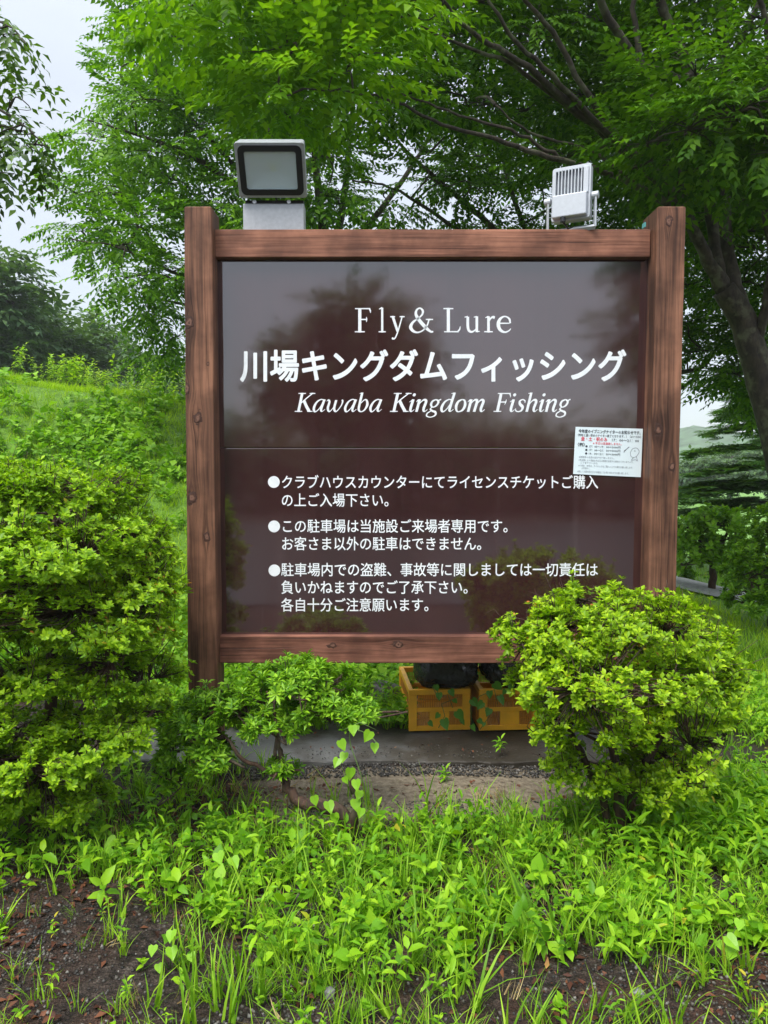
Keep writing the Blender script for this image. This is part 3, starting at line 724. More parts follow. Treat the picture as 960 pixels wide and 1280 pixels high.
ITA = {
 'K': [[(.2, 0, B), (.2, 1, B)], lser(.2, .025, .42, .045), lser(.2, .975, .42, .045), [(.78, .97, .06), (.5, .72, .07), (.26, .47, .06)], [(.38, .60, B), (.60, .28, B), (.80, .03, B)], lser(.78, .975, .32, .045), lser(.84, .025, .30, .045)],
 'a': [[(.56, .62, .05), (.40, .655, .06), (.20, .52, .10), (.10, .25, .14), (.15, .05, .11), (.26, .02, .06), (.42, .20, .05), (.54, .5, .05)], [(.60, .66, B - .01), (.52, .22, B - .01), (.54, .06, .11), (.62, .03, .05), (.74, .14, .03)]],
 'w': [[(.0, .56, .03), (.08, .63, .07), (.16, .52, .12), (.14, .22, .13), (.22, .04, .10), (.34, .06, .05), (.50, .36, .05), (.52, .62, .10)], [(.52, .62, .13), (.50, .22, .13), (.58, .04, .10), (.70, .06, .06), (.86, .32, .06), (.90, .55, .09), (.84, .64, .07)]],
 'b': [[(.0, .97, .03), (.14, 1.0, .06)], [(.14, 1.02, .13), (.12, .4, B - .01), (.14, .12, .12), (.28, .01, .06), (.46, .10, .09), (.56, .36, .14), (.48, .60, .10), (.34, .63, .06), (.16, .42, .04)]],
 'i': [[(.0, .52, .03), (.10, .60, .05), (.15, .64, .10)], [(.17, .66, B - .01), (.13, .2, B - .01), (.16, .05, .11), (.24, .03, .05), (.34, .13, .03)], ('ball', .17, .90, .085)],
 'n': [[(.0, .52, .03), (.08, .62, .07), (.15, .62, .10)], [(.15, .66, B - .01), (.12, 0, B - .01)], [(.14, .34, .04), (.28, .56, .06), (.42, .64, .11), (.52, .54, .14), (.47, .2, .14), (.50, .05, .11), (.58, .03, .05), (.68, .13, .03)]],
 'g': [[(.34, .655, .06), (.16, .56, .10), (.12, .38, .12), (.24, .25, .06), (.42, .34, .10), (.48, .54, .11), (.34, .655, .06)], [(.46, .60, .05), (.60, .66, .07)], [(.22, .26, .05), (.13, .15, .07), (.24, .06, .10), (.44, -.02, .11), (.46, -.18, .09), (.24, -.28, .05), (.02, -.22, .07), (.02, -.08, .07), (.18, .04, .05)]],
 'd': [[(.56, .62, .05), (.40, .655, .06), (.20, .52, .10), (.10, .25, .14), (.15, .05, .11), (.26, .02, .06), (.42, .20, .05), (.54, .5, .05)], [(.62, 1.02, .13), (.55, .30, B - .01), (.55, .08, .12), (.63, .03, .05), (.75, .14, .03)], [(.46, .97, .03), (.62, 1.0, .06)]],
 'o': [[(.34, .655, .06), (.16, .54, .12), (.10, .30, .14), (.18, .06, .09), (.32, .01, .06), (.50, .12, .12), (.56, .36, .14), (.48, .60, .09), (.34, .655, .06)]],
 'm': [[(.0, .52, .03), (.08, .62, .07), (.15, .62, .10)], [(.15, .66, B - .01), (.12, 0, B - .01)], [(.14, .34, .04), (.26, .56, .06), (.38, .64, .10), (.48, .54, .14), (.44, .0, .14)], [(.46, .34, .04), (.60, .56, .06), (.72, .64, .11), (.82, .54, .14), (.77, .2, .14), (.80, .05, .11), (.88, .03, .05), (.98, .13, .03)]],
 'F': [[(.2, 0, B), (.2, 1, B)], lser(.2, .025, .42, .045), [(.02, .975, .045), (.72, .97, .06)], [(.66, .975, .06), (.73, .86, .05), (.74, .76, .015)], [(.24, .52, .06), (.54, .52, .06)], [(.55, .66, .015), (.55, .53, .06), (.52, .38, .015)]],
 's': [[(.46, .46, .02), (.44, .58, .06), (.30, .65, .06), (.16, .56, .10), (.22, .40, .14), (.38, .26, .14), (.36, .08, .10), (.20, .01, .06), (.05, .07, .06), (.02, .20, .02)]],
 'h': [[(.0, .97, .03), (.14, 1.0, .06)], [(.15, 1.02, .13), (.12, 0, B - .01)], [(.14, .34, .04), (.28, .56, .06), (.42, .64, .11), (.52, .54, .14), (.47, .2, .14), (.50, .05, .11), (.58, .03, .05), (.68, .13, .03)]],
}
ADV = {'K': .93, 'a': .74, 'w': 1.02, 'b': .68, 'i': .36, 'n': .70, 'g': .62, 'd': .76, 'o': .68, 'm': 1.0, 'F': .78, 's': .54, 'h': .70}
def glyphs(strokes, conv, name, parent):
    mb = MB(); k = 0
    for st in strokes:
        V, Fs = ball(*st[1:]) if st[0] == 'ball' else ribbon(st)
        mb.add([tuple(W(*conv(x, y), YT - .00012 * k)) for x, y in V], Fs); k += 1
    return mb.build(name, M_WHITE, parent)
for ch, x0, x1 in (('F', 443.2, 463.2), ('l', 473, 482.5), ('y', 487.5, 506), ('&', 512.5, 542), ('L', 554, 575.5), ('u', 580.5, 600), ('r', 605, 619), ('e', 622, 638.6)):
    st = [t if t[0] == 'ball' else [(q[0], q[1], q[2] * 1.28) for q in t] for t in REG[ch]]; xs_ = [q[0] + s_ * q[2] / 2 for t in st if t[0] != 'ball' for q in t for s_ in (-.4, .4)]
    a0, b0 = min(xs_), max(xs_)
    glyphs(st, lambda x, y: (x0 + (x - a0) / (b0 - a0) * (x1 - x0), 415.2 - y * 30.0), 'heading_lettering', sign)
for word, x0, x1 in (("Kawaba", 368.5, 478.6), ("Kingdom", 487.5, 608), ("Fishing", 617, 712.5)):
    tot = sum(ADV[c] for c in word) + .1; sc_ = (x1 - x0) / tot; cx0 = .02
    for c in word:
        glyphs(ITA[c], lambda x, y: (x0 + (cx0 + x + .22 * y - .02) * sc_, 514.8 - y * 23.6), 'subtitle_lettering', sign)
        cx0 += ADV[c]

# ------------------------------------------------------------------ pasted notice
YN = YB - .004
c4 = [(719.5, 533.5), (803.5, 536), (801, 596.5), (716.5, 592.5)]
notice = empty('paper_notice', W(760, 565, YN), 'white laminated evening opening hours notice pasted on the brown board beside the right post', 'notice')
mb = MB(); f4 = [W(x, y, YN) for x, y in c4]; b4 = [Vector((p.x, YN + .002, p.z)) for p in f4]
mb.add(f4 + b4, [(3, 2, 1, 0), (4, 5, 6, 7), (0, 1, 5, 4), (1, 2, 6, 5), (2, 3, 7, 6), (3, 0, 4, 7)]); mb.build('sheet', M_PAPER, notice)
def npx(u, v):   # u,v in 0..1 on the sheet, v downwards
    a0 = Vector(c4[0]).lerp(Vector(c4[1]), u); b0 = Vector(c4[3]).lerp(Vector(c4[2]), u); q = a0.lerp(b0, v); return q.x, q.y
def ntext(body, u0, u1, v0, v1, m, wgt=.0):
    V, Fs = text_mesh(body, wgt, 0, 1)
    ax, bx_, ay, by = V[:, 0].min(), V[:, 0].max(), min(-.06, V[:, 1].min()), max(.84, V[:, 1].max())
    lay(V, Fs, lambda x, y: npx(u0 + (x - ax) / (bx_ - ax) * (u1 - u0), v1 - (y - ay) / (by - ay) * (v1 - v0)), YN - .0008, 'printed_line', m, notice)
ntext("今年度のイブニングナイターのお知らせです。", .05, .97, .045, .125, M_INK, .02)
ntext("（昨年と違い早めのナイター終了となります。）（6/1～9/30）", .04, .98, .14, .20, M_INK, .01)
ntext("金・土・祝のみ", .09, .48, .20, .29, M_RED, .03)
ntext("17：00～21：00", .55, .95, .215, .285, M_INK, .01)
ntext("※ 平日は営業致しません。", .27, .70, .305, .36, M_RED, .01)
ntext("（例）", .045, .15, .33, .41, M_INK, .02)
for k, s_ in enumerate(("● 17：00～19：00＝3000円", "● 17：00～21：00＝5000円", "● 19：00～21：00＝3000円")): ntext(s_, .16, .68, .375 + .075 * k, .43 + .075 * k, M_INK, .01)
for k, (s_, u1, v, u0) in enumerate((("※時間帯の延長は受け付け致しません。", .60, .61, .07), ("※荒天等により営業を中止又は時間を変更する場合がございますので、", .88, .675, .07), ("ご了承下さいませ。", .36, .73, .10),
        ("※小学生、女性は、ライセンスをご購入の上で入場をお願い致します。", .88, .79, .07), ("必ず受付へ。", .24, .845, .12), ("※詳しくは受付窓口又はお電話にてお問い合わせをお願い致します。", .82, .915, .06))):
    ntext(s_, u0, u1, v, v + .045, M_INKG)
def nstroke(pts, wd, m):
    mb = MB(); V, Fs = ribbon([(x, -y, wd) for x, y in pts], 4); mb.add([tuple(W(*npx(x, -y), YN - .001)) for x, y in V], Fs); mb.build('printed_drawing', m, notice)
nstroke([(.74, .47), (.78, .42), (.81, .38)], .012, M_INKG); nstroke([(.735, .50), (.745, .46), (.76, .46)], .012, M_INKG)
nstroke([(.83, .50), (.86, .42), (.92, .40), (.96, .47), (.93, .56), (.88, .60), (.84, .57), (.83, .50)], .007, M_INKG)   # plain fish outline
nstroke([(.88, .60), (.85, .66), (.91, .64), (.94, .67), (.92, .57)], .007, M_INKG); nstroke([(.885, .46), (.90, .455), (.90, .47), (.885, .46)], .007, M_INKG)

# ------------------------------------------------------------------ floodlights
def rrect(w_, h_, r, n=5):
    o = []
    for (sx_, sz_, a0) in ((1, 1, 0), (-1, 1, 90), (-1, -1, 180), (1, -1, 270)):
        for k in range(n + 1):
            a = R(a0 + 90 * k / n); o.append((sx_ * (w_ / 2 - r) + r * math.cos(a), sz_ * (h_ / 2 - r) + r * math.sin(a)))
    return o
def ring(mb, outer, inner, y0, y1, M):
    n = len(outer); vs = [M @ Vector((x, y, z)) for y in (y0, y1) for (x, z) in outer] + [M @ Vector((x, y, z)) for y in (y0, y1) for (x, z) in inner]; fs = []
    for k in range(n):
        j = (k + 1) % n
        fs += [(k, j, 2 * n + j, 2 * n + k), (k, n + k, n + j, j), (2 * n + k, 2 * n + j, 3 * n + j, 3 * n + k), (n + k, 3 * n + k, 3 * n + j, n + j)]
    mb.add(vs, fs)
def slab_rr(mb, o, y0, y1, M):
    n = len(o); vs = [M @ Vector((x, y, z)) for y in (y0, y1) for (x, z) in o]
    mb.add(vs, [tuple(range(n)), tuple(range(2 * n - 1, n - 1, -1))] + [(k, n + k, n + (k + 1) % n, (k + 1) % n) for k in range(n)])
railtop = W(341, 286.5, YR).z
base = Vector((W(341, 270, 3.76).x, 3.76, railtop + .002))
fl = empty('floodlight', base, 'square floodlight with black gasket and glass front, tilted down above its grey driver box', 'floodlight')
a0, b0 = W(303.5, 252, 3.72), W(380, 252, 3.72)
mb = MB(); mb.box((a0.x, 3.72, railtop - .03), (b0.x, 3.80, W(340, 254, 3.72).z)); mb.build('driver_box', M_ALU, fl, bevel=.006)
mb = MB(); mb.box((a0.x + .01, 3.735, W(340, 254, 3.72).z), (b0.x - .004, 3.79, W(340, 249, 3.72).z)); mb.build('joint', M_GASK, fl)
hc = W(339.0, 213, 3.63)
MH = Matrix.Translation(hc) @ Matrix.Rotation(R(0), 4, 'Y') @ Matrix.Rotation(R(34), 4, 'X')
w_, h_ = .318, .240
mb = MB(); ring(mb, rrect(w_, h_, .012), rrect(.262, .190, .022), -.004, .018, MH); slab_rr(mb, rrect(w_ - .01, h_ - .01, .012), .018 + .0402, .085, MH); ring(mb, rrect(w_ - .006, h_ - .006, .012), rrect(.25, .180, .02), .018, .058, MH)
mb.build('housing', M_ALU, fl, bevel=.002)
mb = MB(); ring(mb, rrect(.292, .216, .026), rrect(.236, .164, .010), -.009, -.0042, MH); mb.build('gasket', M_GASK, fl)
mb = MB()   # reflector: truncated pyramid with a lower lip
ow, oh, iw, d = .240, .168, .026, .052
vs = [MH @ Vector(p) for p in ((-ow/2, 0, -oh/2), (ow/2, 0, -oh/2), (ow/2, 0, oh/2), (-ow/2, 0, oh/2), (-ow/2+.02, .02, -oh/2+.028), (ow/2-.02, .02, -oh/2+.028), (ow/2-.02, .02, oh/2-.02), (-ow/2+.02, .02, oh/2-.02), (-iw/2, d, -iw/2), (iw/2, d, -iw/2), (iw/2, d, iw/2), (-iw/2, d, iw/2))]
mb.add(vs, [(0, 1, 5, 4), (1, 2, 6, 5), (2, 3, 7, 6), (3, 0, 4, 7), (4, 5, 9, 8), (5, 6, 10, 9), (6, 7, 11, 10), (7, 4, 8, 11)])
mb.build('reflector', M_REFL, fl)
mb = MB(); mb.box((-.013, d - .003, -.013), (.013, d + .004, .013), MH); mb.build('led_chip', M_LED, fl)
mb = MB(); mb.box((-.119, -.0035, -.083), (.119, -.0008, .083), MH); mb.build('glass', M_GLASS, fl)
for sx_, sz_ in ((-1, 1), (1, 1), (-1, -1), (1, -1)):
    mb = MB(); mb.tube([MH @ Vector((sx_ * .150, -.008, sz_ * .112)), MH @ Vector((sx_ * .150, -.003, sz_ * .112))], .005, 10); mb.build('screw', M_SCREW, fl)
for px in (318, 361):
    q = W(px, 252, 3.715); mb = MB(); mb.tube([q, q + Vector((0, .02, 0))], .009, 12); mb.build('screw', M_SCREW, fl)
mb = MB()
for k in range(11):
    x = -.13 + k * .026; mb.box((x - .002, .085, -.10), (x + .002, .115, .10), MH)
mb.build('cooling_fins', M_ALU, fl)

base = Vector((W(715, 285, 3.72).x, 3.735, W(715, 285.5, YR).z + .001))
fl2 = empty('floodlight', base, 'light grey floodlight seen from its ribbed back on a U bracket near the right post', 'floodlight')
hc = W(715, 243, 3.72)
MH = Matrix.Translation(hc) @ Matrix.Rotation(R(-27), 4, 'Z') @ Matrix.Rotation(R(-4), 4, 'X')
w_, h_ = .182, .255
mb = MB(); ring(mb, rrect(w_, h_, .012), rrect(w_ - .036, h_ - .036, .008), -.020, .0, MH); slab_rr(mb, rrect(w_, h_, .012), .0005, .022, MH); mb.box((.058, -.03, -.01), (.082, .0, .112), MH); mb.build('housing', M_ALUL, fl2, bevel=.002)
mb = MB()
for k in range(9):
    x = -.074 + k * .0155; mb.box((x - .0022, -.030, -.010), (x + .0022, .0, .112), MH)
mb.build('cooling_fins', M_ALUL, fl2)
mb = MB(); mb.box((-.082, -.052, -.120), (.080, -.0203, -.014), MH); mb.build('driver_box', M_ALUL, fl2, bevel=.005)
mb = MB(); mb.tube([MH @ Vector((-.03, -.04, -.118)), MH @ Vector((-.03, -.04, -.142))], .013, 12); mb.tube([MH @ Vector((-.03, -.04, -.140)), MH @ Vector((-.01, -.01, -.165)), MH @ Vector((.04, .02, -.150))], .005, 8); mb.build('cable_gland', M_GASK, fl2)
for s_ in (-1, 1):
    mb = MB(); mb.tube([MH @ Vector((s_ * .096, -.012, -.025)), MH @ Vector((s_ * .128, -.012, -.025))], [.017, .017], 14); mb.build('knob', M_ALUL, fl2, smooth=False, bevel=.003)
    k0 = MH @ Vector((s_ * .112, -.012, -.025)); mb = MB(); mb.box((k0.x - .004, k0.y - .014, base.z), (k0.x + .004, k0.y + .014, k0.z + .012)); mb.build('bracket_arm', M_ALUL, fl2, bevel=.002)
ka, kb = MH @ Vector((-.112, -.012, 0)), MH @ Vector((.112, -.012, 0))
mb = MB(); mb.tube([Vector((ka.x, ka.y, base.z + .003)), Vector((kb.x, kb.y, base.z + .003))], .012, 4); mb.build('bracket_base', M_ALUL, fl2)

# ------------------------------------------------------------------ crates, sacks, stone
SLZ = .041
def crate(pxleft, Y, yaw, label):
    x = W(pxleft, 900, Y).x
    root = empty('plastic_crate', (x, Y, SLZ + .001), label, 'crate', 'orange plastic crates under the sign'); root.rotation_euler = (0, 0, yaw)
    Wd, D, H = .338, .50, .228
    def part(name, boxes, m, bev=.002):
        mb = MB()
        for a, b2 in boxes: mb.box(a, b2)
        me = bpy.data.meshes.new(name); me.from_pydata(mb.v, [], mb.f); me.materials.append(m)
        o = bpy.data.objects.new(name, me); COL.objects.link(o); o.parent = root
        if bev: q = o.modifiers.new('bevel', 'BEVEL'); q.width = bev; q.segments = 1
        return o
    for nm, span, face in (('front_wall', Wd, 'f'), ('back_wall', Wd, 'b'), ('side_wall', D, 'l'), ('side_wall', D, 'r')):
        def B_(u0, u1, z0, z1, o0, o1):
            if face == 'f': return ((u0, o0, z0), (u1, o1, z1))
            if face == 'b': return ((u0, D - o1, z0), (u1, D - o0, z1))
            if face == 'l': return ((o0, u0, z0), (o1, u1, z1))
            return ((Wd - o1, u0, z0), (Wd - o0, u1, z1))
        e0 = .0 if face in 'fb' else .020
        fr = [B_(e0, .045, 0, H - .0305, .003, .018), B_(span - .045, span - e0, 0, H - .0305, .003, .018), B_(e0, span - e0, H - .03, H, .0, .026), B_(.0455, span - .0455, 0, .03, .003, .018),
              B_(.0455, span - .0455, .105, .128, .003, .018), B_(.115, span - .115, .0305, .1045, .005, .017)]
        gr = []
        u = .050
        while u < span - .052:
            gr.append(B_(u, u + .0042, .1285, H - .031, .006, .014))
            if u < .108 or u > span - .115: gr.append(B_(u, u + .0042, .0305, .1045, .006, .014))
            u += .0098
        gr += [B_(.0455, span - .0455, .168, .172, .008, .0125), B_(.0455, .1145, .066, .070, .008, .0125), B_(span - .1145, span - .0455, .066, .070, .008, .0125)]
        o = part(nm, fr, M_CRATE); g = part('grille', gr, M_CRATED, 0); g.parent = o
    part('floor_panel', [((.02, .02, .004), (Wd - .02, D - .02, .012))], M_CRATE)
    return root
crate(511, 4.09, R(5), 'orange plastic crate with ivy on its front, left one under the sign')
crate(599, 4.10, R(4), 'orange plastic crate half hidden by the right azalea bush')
def sack(cx_, cy_, z, sx_, sy_, sz_, seed, label):
    root = empty('plastic_sack', (cx_, cy_, z), label, 'sack', 'black sacks on the orange crates')
    n, m = 72, 40; vs = []; fs = []
    for i in range(m + 1):
        th = math.pi * i / m
        for k in range(n):
            ph = 2 * math.pi * k / n
            x, y, zz = math.sin(th) * math.cos(ph), math.sin(th) * math.sin(ph), math.cos(th)
            e_ = lambda v, p: math.copysign(abs(v) ** p, v)
            x, y, zz = e_(x, .6), e_(y, .6), e_(zz, .75)
            q = Vector((x * 2.4 + seed, y * 2.4, zz * 2.2))
            f = .08 * mnoise.noise(q) + .16 * abs(mnoise.noise(q * 2.2 + Vector((0, 0, 5)))) + .07 * abs(mnoise.noise(q * 5.5))
            vs.append((cx_ + x * sx_ * (1 + f), cy_ + y * sy_ * (1 + f), z + sz_ + zz * sz_ * (1 + f) * (1 if zz > 0 else .85)))
    for i in range(m):
        for k in range(n): fs.append((i * n + k, (i + 1) * n + k, (i + 1) * n + (k + 1) % n, i * n + (k + 1) % n))
    mb = MB(); mb.add(vs, fs); mb.build('bag', M_SACK, root, smooth=True)
    mb = MB()
    for k in range(7):       # gathered neck and folds
        a = k * .9; mb.tube([(cx_ + sx_ * .8 * math.cos(a), cy_ - sy_ * .86, z + sz_ * (1 + .3 * math.sin(a))), (cx_ + sx_ * .4 * math.cos(a), cy_ - sy_ * .98, z + sz_ * (.9 + .5 * math.sin(a * 2))), (cx_ + sx_ * (.85 if seed > 5 else .9) * (-1 if seed > 5 else 1), cy_ - sy_ * .9, z + sz_ * 1.1)], [.002, .005, .003], 5)
    mb.build('fold', M_SACK, root, smooth=True)
    return root
c1 = W(566, 855, 4.2); s1 = sack(c1.x - .035, 4.34, SLZ + .185, .168, .248, .14, 1.0, 'black plastic sack with a pale label, on the left orange crate')
mb = MB(); q = W(548, 838, 4.11); mb.box((q.x - .06, q.y, q.z - .014), (q.x + .06, q.y + .002, q.z + .012), Matrix.Translation(q) @ Matrix.Rotation(R(6), 4, 'Y') @ Matrix.Translation(-q)); mb.build('label', plain('dull_label', (.16, .165, .17), .5), s1)
c2 = W(640, 855, 4.2); sack(c2.x + .03, 4.36, SLZ + .185, .18, .25, .145, 8.0, 'black plastic sack beside the right azalea bush, on the second orange crate')
def stone(loc, r, sc_, m, name, label, cat, seed, group=None, par=None):
    bm_v = []; 
    import bmesh
    bm = bmesh.new(); bmesh.ops.create_icosphere(bm, subdivisions=3 if r > .03 else 1, radius=r)
    for v in bm.verts:
        d = 1 + .35 * mnoise.noise(v.co / r * 1.1 + Vector((seed, 0, 0))); v.co = Vector((v.co.x * sc_[0] * d, v.co.y * sc_[1] * d, v.co.z * sc_[2] * d))
    me = bpy.data.meshes.new(name); bm.to_mesh(me); bm.free(); me.materials.append(m)
    if r > .03: me.polygons.foreach_set('use_smooth', [True] * len(me.polygons))
    o = bpy.data.objects.new(name, me); COL.objects.link(o); o.location = loc; tag(o, label, cat, group); return o
stone(Vector((W(478, 870, 4.55).x, 4.62, .085)), .115, (1.1, .9, .8), M_STONE, 'rock', 'dark rounded rock half buried in weeds left of the crates', 'rock', 2.2)


# ================================================================== VEGETATION
def shrub(name, base, pads, trunks, m, ros, label, cat, n_ros, group=None, gap=-.08, size=(.85, 1.2), stickout=.02, bare=0):
    """pads: (centre, (rx,ry,rz)) flattened leaf pads; trunks: list of (points with radius)"""
    root = empty(name, base, label, cat, group)
    tr = []; nodes = []
    for t in trunks:
        pts, rad = rough_path(t, 5, .006); tr.append((pts, rad)); nodes += pts[2:]
    for pts, rad in tr: branch_mesh('trunk', [(pts, rad)], M_AZBARK, root, 9)
    # limbs: to random points inside the pads
    tot = sum((p[1][0] * p[1][1] + p[1][0] * p[1][2]) for p in pads)
    tips = []
    for c, r in pads:
        k = max(3, int(34 * (r[0] * r[1] + r[0] * r[2]) / tot))
        for _ in range(k):
            v = Vector((random.gauss(0, 1), random.gauss(0, 1), random.gauss(0, 1))).normalized() * random.uniform(.2, .6)
            tips.append(Vector(c) + Vector((v.x * r[0], v.y * r[1], v.z * r[2])))
    paths, dirs = grow(nodes, tips, .012)
    tw = []; cl = Cloud(); LP = []; LD = []
    anchor = np.array([tuple(q) for p, _ in paths for q in p[1:]])
    for c, r in pads:
        k = int(n_ros * (r[0] * r[1] + r[0] * r[2]) / tot)
        v = rng.normal(0, 1, (k, 3)); v /= np.linalg.norm(v, axis=1, keepdims=True)
        low = v[:, 2] < -.35; v[low, 2] *= -rng.uniform(.2, 1, low.sum())
        v /= np.linalg.norm(v, axis=1, keepdims=True)
        q = v * np.array(r)
        lump = np.array([1 + .42 * mnoise.noise(Vector(p * 6.5 + np.array(c) * 3)) + .22 * mnoise.noise(Vector(p * 14)) for p in q])
        q = q * (lump * rng.uniform(.72, 1.06, k) ** .7)[:, None] + np.array(c)
        # gaps
        keep = np.array([mnoise.noise(Vector(p * 8.0)) > gap for p in q]); q = q[keep]; v = v[keep]
        nrm = v / np.array(r); nrm /= np.linalg.norm(nrm, axis=1, keepdims=True)
        LP.append(q); LD.append(nrm)
    P = np.concatenate(LP); D = np.concatenate(LD)
    Zx = D * .75 + np.array([0, 0, .75]) + rng.normal(0, .28, P.shape)
    Dr = rng.normal(0, 1, P.shape)
    M = frames(Dr, Zx, np.ones(len(P)))
    Zn = Zx / np.linalg.norm(Zx, axis=1, keepdims=True); Xn = Dr - Zn * (Dr * Zn).sum(1, keepdims=True); Xn /= np.linalg.norm(Xn, axis=1, keepdims=True)
    M = np.stack([Xn, np.cross(Zn, Xn), Zn], 2) * rng.uniform(*size, len(P))[:, None, None]
    wh = rng.integers(0, len(ros), len(P))
    for s in range(len(ros)): cl.inst(*ros[s], M[wh == s], P[wh == s])
    # second whorl just under each for body
    P2 = P - Zn * .018 + rng.normal(0, .006, P.shape)
    for s in range(len(ros)):
        q = wh == s; cl.inst(*ros[(s + 2) % len(ros)], M[q][:, :, [1, 0, 2]] * np.array([1, -1, 1]), P2[q])
    sh = rng.integers(0, len(P), len(P) // 11); PS = P[sh] + (D[sh] * .6 + np.array([0, 0, .5])) * rng.uniform(.015, .045, len(sh))[:, None]
    for s in range(len(ros)): cl.inst(*ros[s], M[sh][s::len(ros)] * .9, PS[s::len(ros)])
    tw += [(([Vector(P[i_]), Vector(q_)]), [.0022, .0014]) for i_, q_ in zip(sh, PS)]
    for k in range(0, len(P), 2):
        d = np.linalg.norm(anchor - P[k], axis=1); a = anchor[int(d.argmin())]
        mid = (P[k] + a) / 2 + np.array([0, 0, -.012]) + rng.normal(0, .012, 3)
        if d.min() < .34: tw.append(([Vector(a), Vector(mid), Vector(P[k])], [.0030, .0022, .0012]))
    for _ in range(bare):
        k = rng.integers(0, len(P)); tw.append(([Vector(P[k]), Vector(P[k] + Zn[k] * .04 + rng.normal(0, .012, 3)), Vector(P[k] + Zn[k] * .075 + rng.normal(0, .02, 3))], [.0018, .0014, .0008]))
    branch_mesh('branches', paths, M_AZBARK, root, 6, 'stuff')
    branch_mesh('twigs', tw, M_AZBARK, root, 4, 'stuff')
    cl.obj('leaves', m, root)
    return root
def pad(px, py, Y, rx, ry, rz): return (tuple(W(px, py, Y)), (rx * Y / F, ry, rz * Y / F))
# right azalea
gb = G(776, 1062); Yb = gb.y
shrub('azalea_bush', (gb.x, gb.y, 0),
  [pad(770, 782, 3.02, 105, .33, 48), pad(710, 800, 2.95, 72, .26, 42), pad(842, 815, 3.02, 76, .30, 52), pad(770, 850, 2.85, 125, .34, 42), pad(690, 862, 2.95, 60, .22, 40),
   pad(862, 880, 2.95, 55, .26, 45), pad(735, 905, 2.85, 80, .26, 34), pad(815, 925, 2.86, 85, .28, 38), pad(735, 962, 2.9, 52, .20, 22), pad(840, 962, 2.9, 55, .22, 24), pad(785, 985, 2.85, 42, .17, 18), pad(893, 850, 3.0, 28, .18, 34), pad(648, 800, 2.97, 26, .10, 20)],
  [[(gb.x, gb.y, -.03, .026), (gb.x - .005, gb.y, .12, .022), (gb.x - .03, gb.y - .02, .35, .018), (gb.x - .10, gb.y, .62, .012)],
   [(gb.x + .02, gb.y + .02, -.03, .02), (gb.x + .05, gb.y + .02, .2, .017), (gb.x + .16, gb.y + .03, .45, .013), (gb.x + .22, gb.y + .03, .7, .009)],
   [(gb.x - .03, gb.y, -.03, .018), (gb.x - .07, gb.y, .2, .015), (gb.x - .18, gb.y + .02, .42, .012), (gb.x - .26, gb.y, .6, .008)]],
  M_AZL, ROS, 'lime green rounded azalea bush covering the lower right corner of the sign', 'bush', 6200, 'azalea bushes around the sign', gap=-.04, size=(.65, 1.0), bare=240)
# left azalea
gb = G(38, 1055)
shrub('azalea_bush', (gb.x, gb.y, 0),
  [pad(60, 630, 3.1, 105, .38, 46), pad(-20, 620, 3.1, 90, .35, 46), pad(140, 690, 3.1, 80, .34, 48), pad(60, 700, 2.9, 110, .32, 46), pad(175, 745, 3.05, 55, .26, 40), pad(40, 765, 2.85, 120, .32, 40),
   pad(135, 790, 2.95, 85, .28, 34), pad(-50, 780, 3.0, 80, .3, 80), pad(60, 850, 2.9, 60, .24, 26), pad(165, 850, 3.0, 55, .24, 34), pad(30, 905, 2.85, 55, .24, 20), pad(110, 925, 2.9, 85, .26, 34), pad(45, 955, 2.8, 70, .24, 30), pad(30, 985, 2.85, 50, .2, 22), pad(-60, 930, 2.9, 60, .25, 50), pad(90, 1000, 2.9, 50, .2, 18), pad(0, 1010, 2.85, 40, .2, 20), pad(170, 905, 3.0, 40, .2, 26)],
  [[(gb.x, gb.y, -.03, .045), (gb.x + .0, gb.y, .12, .036), (gb.x + .06, gb.y, .35, .026), (gb.x + .10, gb.y, .7, .018), (gb.x + .12, gb.y + .02, 1.0, .01)],
   [(gb.x, gb.y + .02, .05, .03), (gb.x - .06, gb.y, .28, .028), (gb.x - .12, gb.y, .42, .024), (gb.x - .22, gb.y + .05, .8, .013)],
   [(gb.x + .05, gb.y, .3, .02), (gb.x + .2, gb.y - .02, .5, .016), (gb.x + .36, gb.y, .72, .009)]],
  M_AZG, ROS, 'large tiered azalea bush at the left edge, in front of the left post', 'bush', 11500, 'azalea bushes around the sign', gap=-.2, size=(.65, 1.0), bare=240)
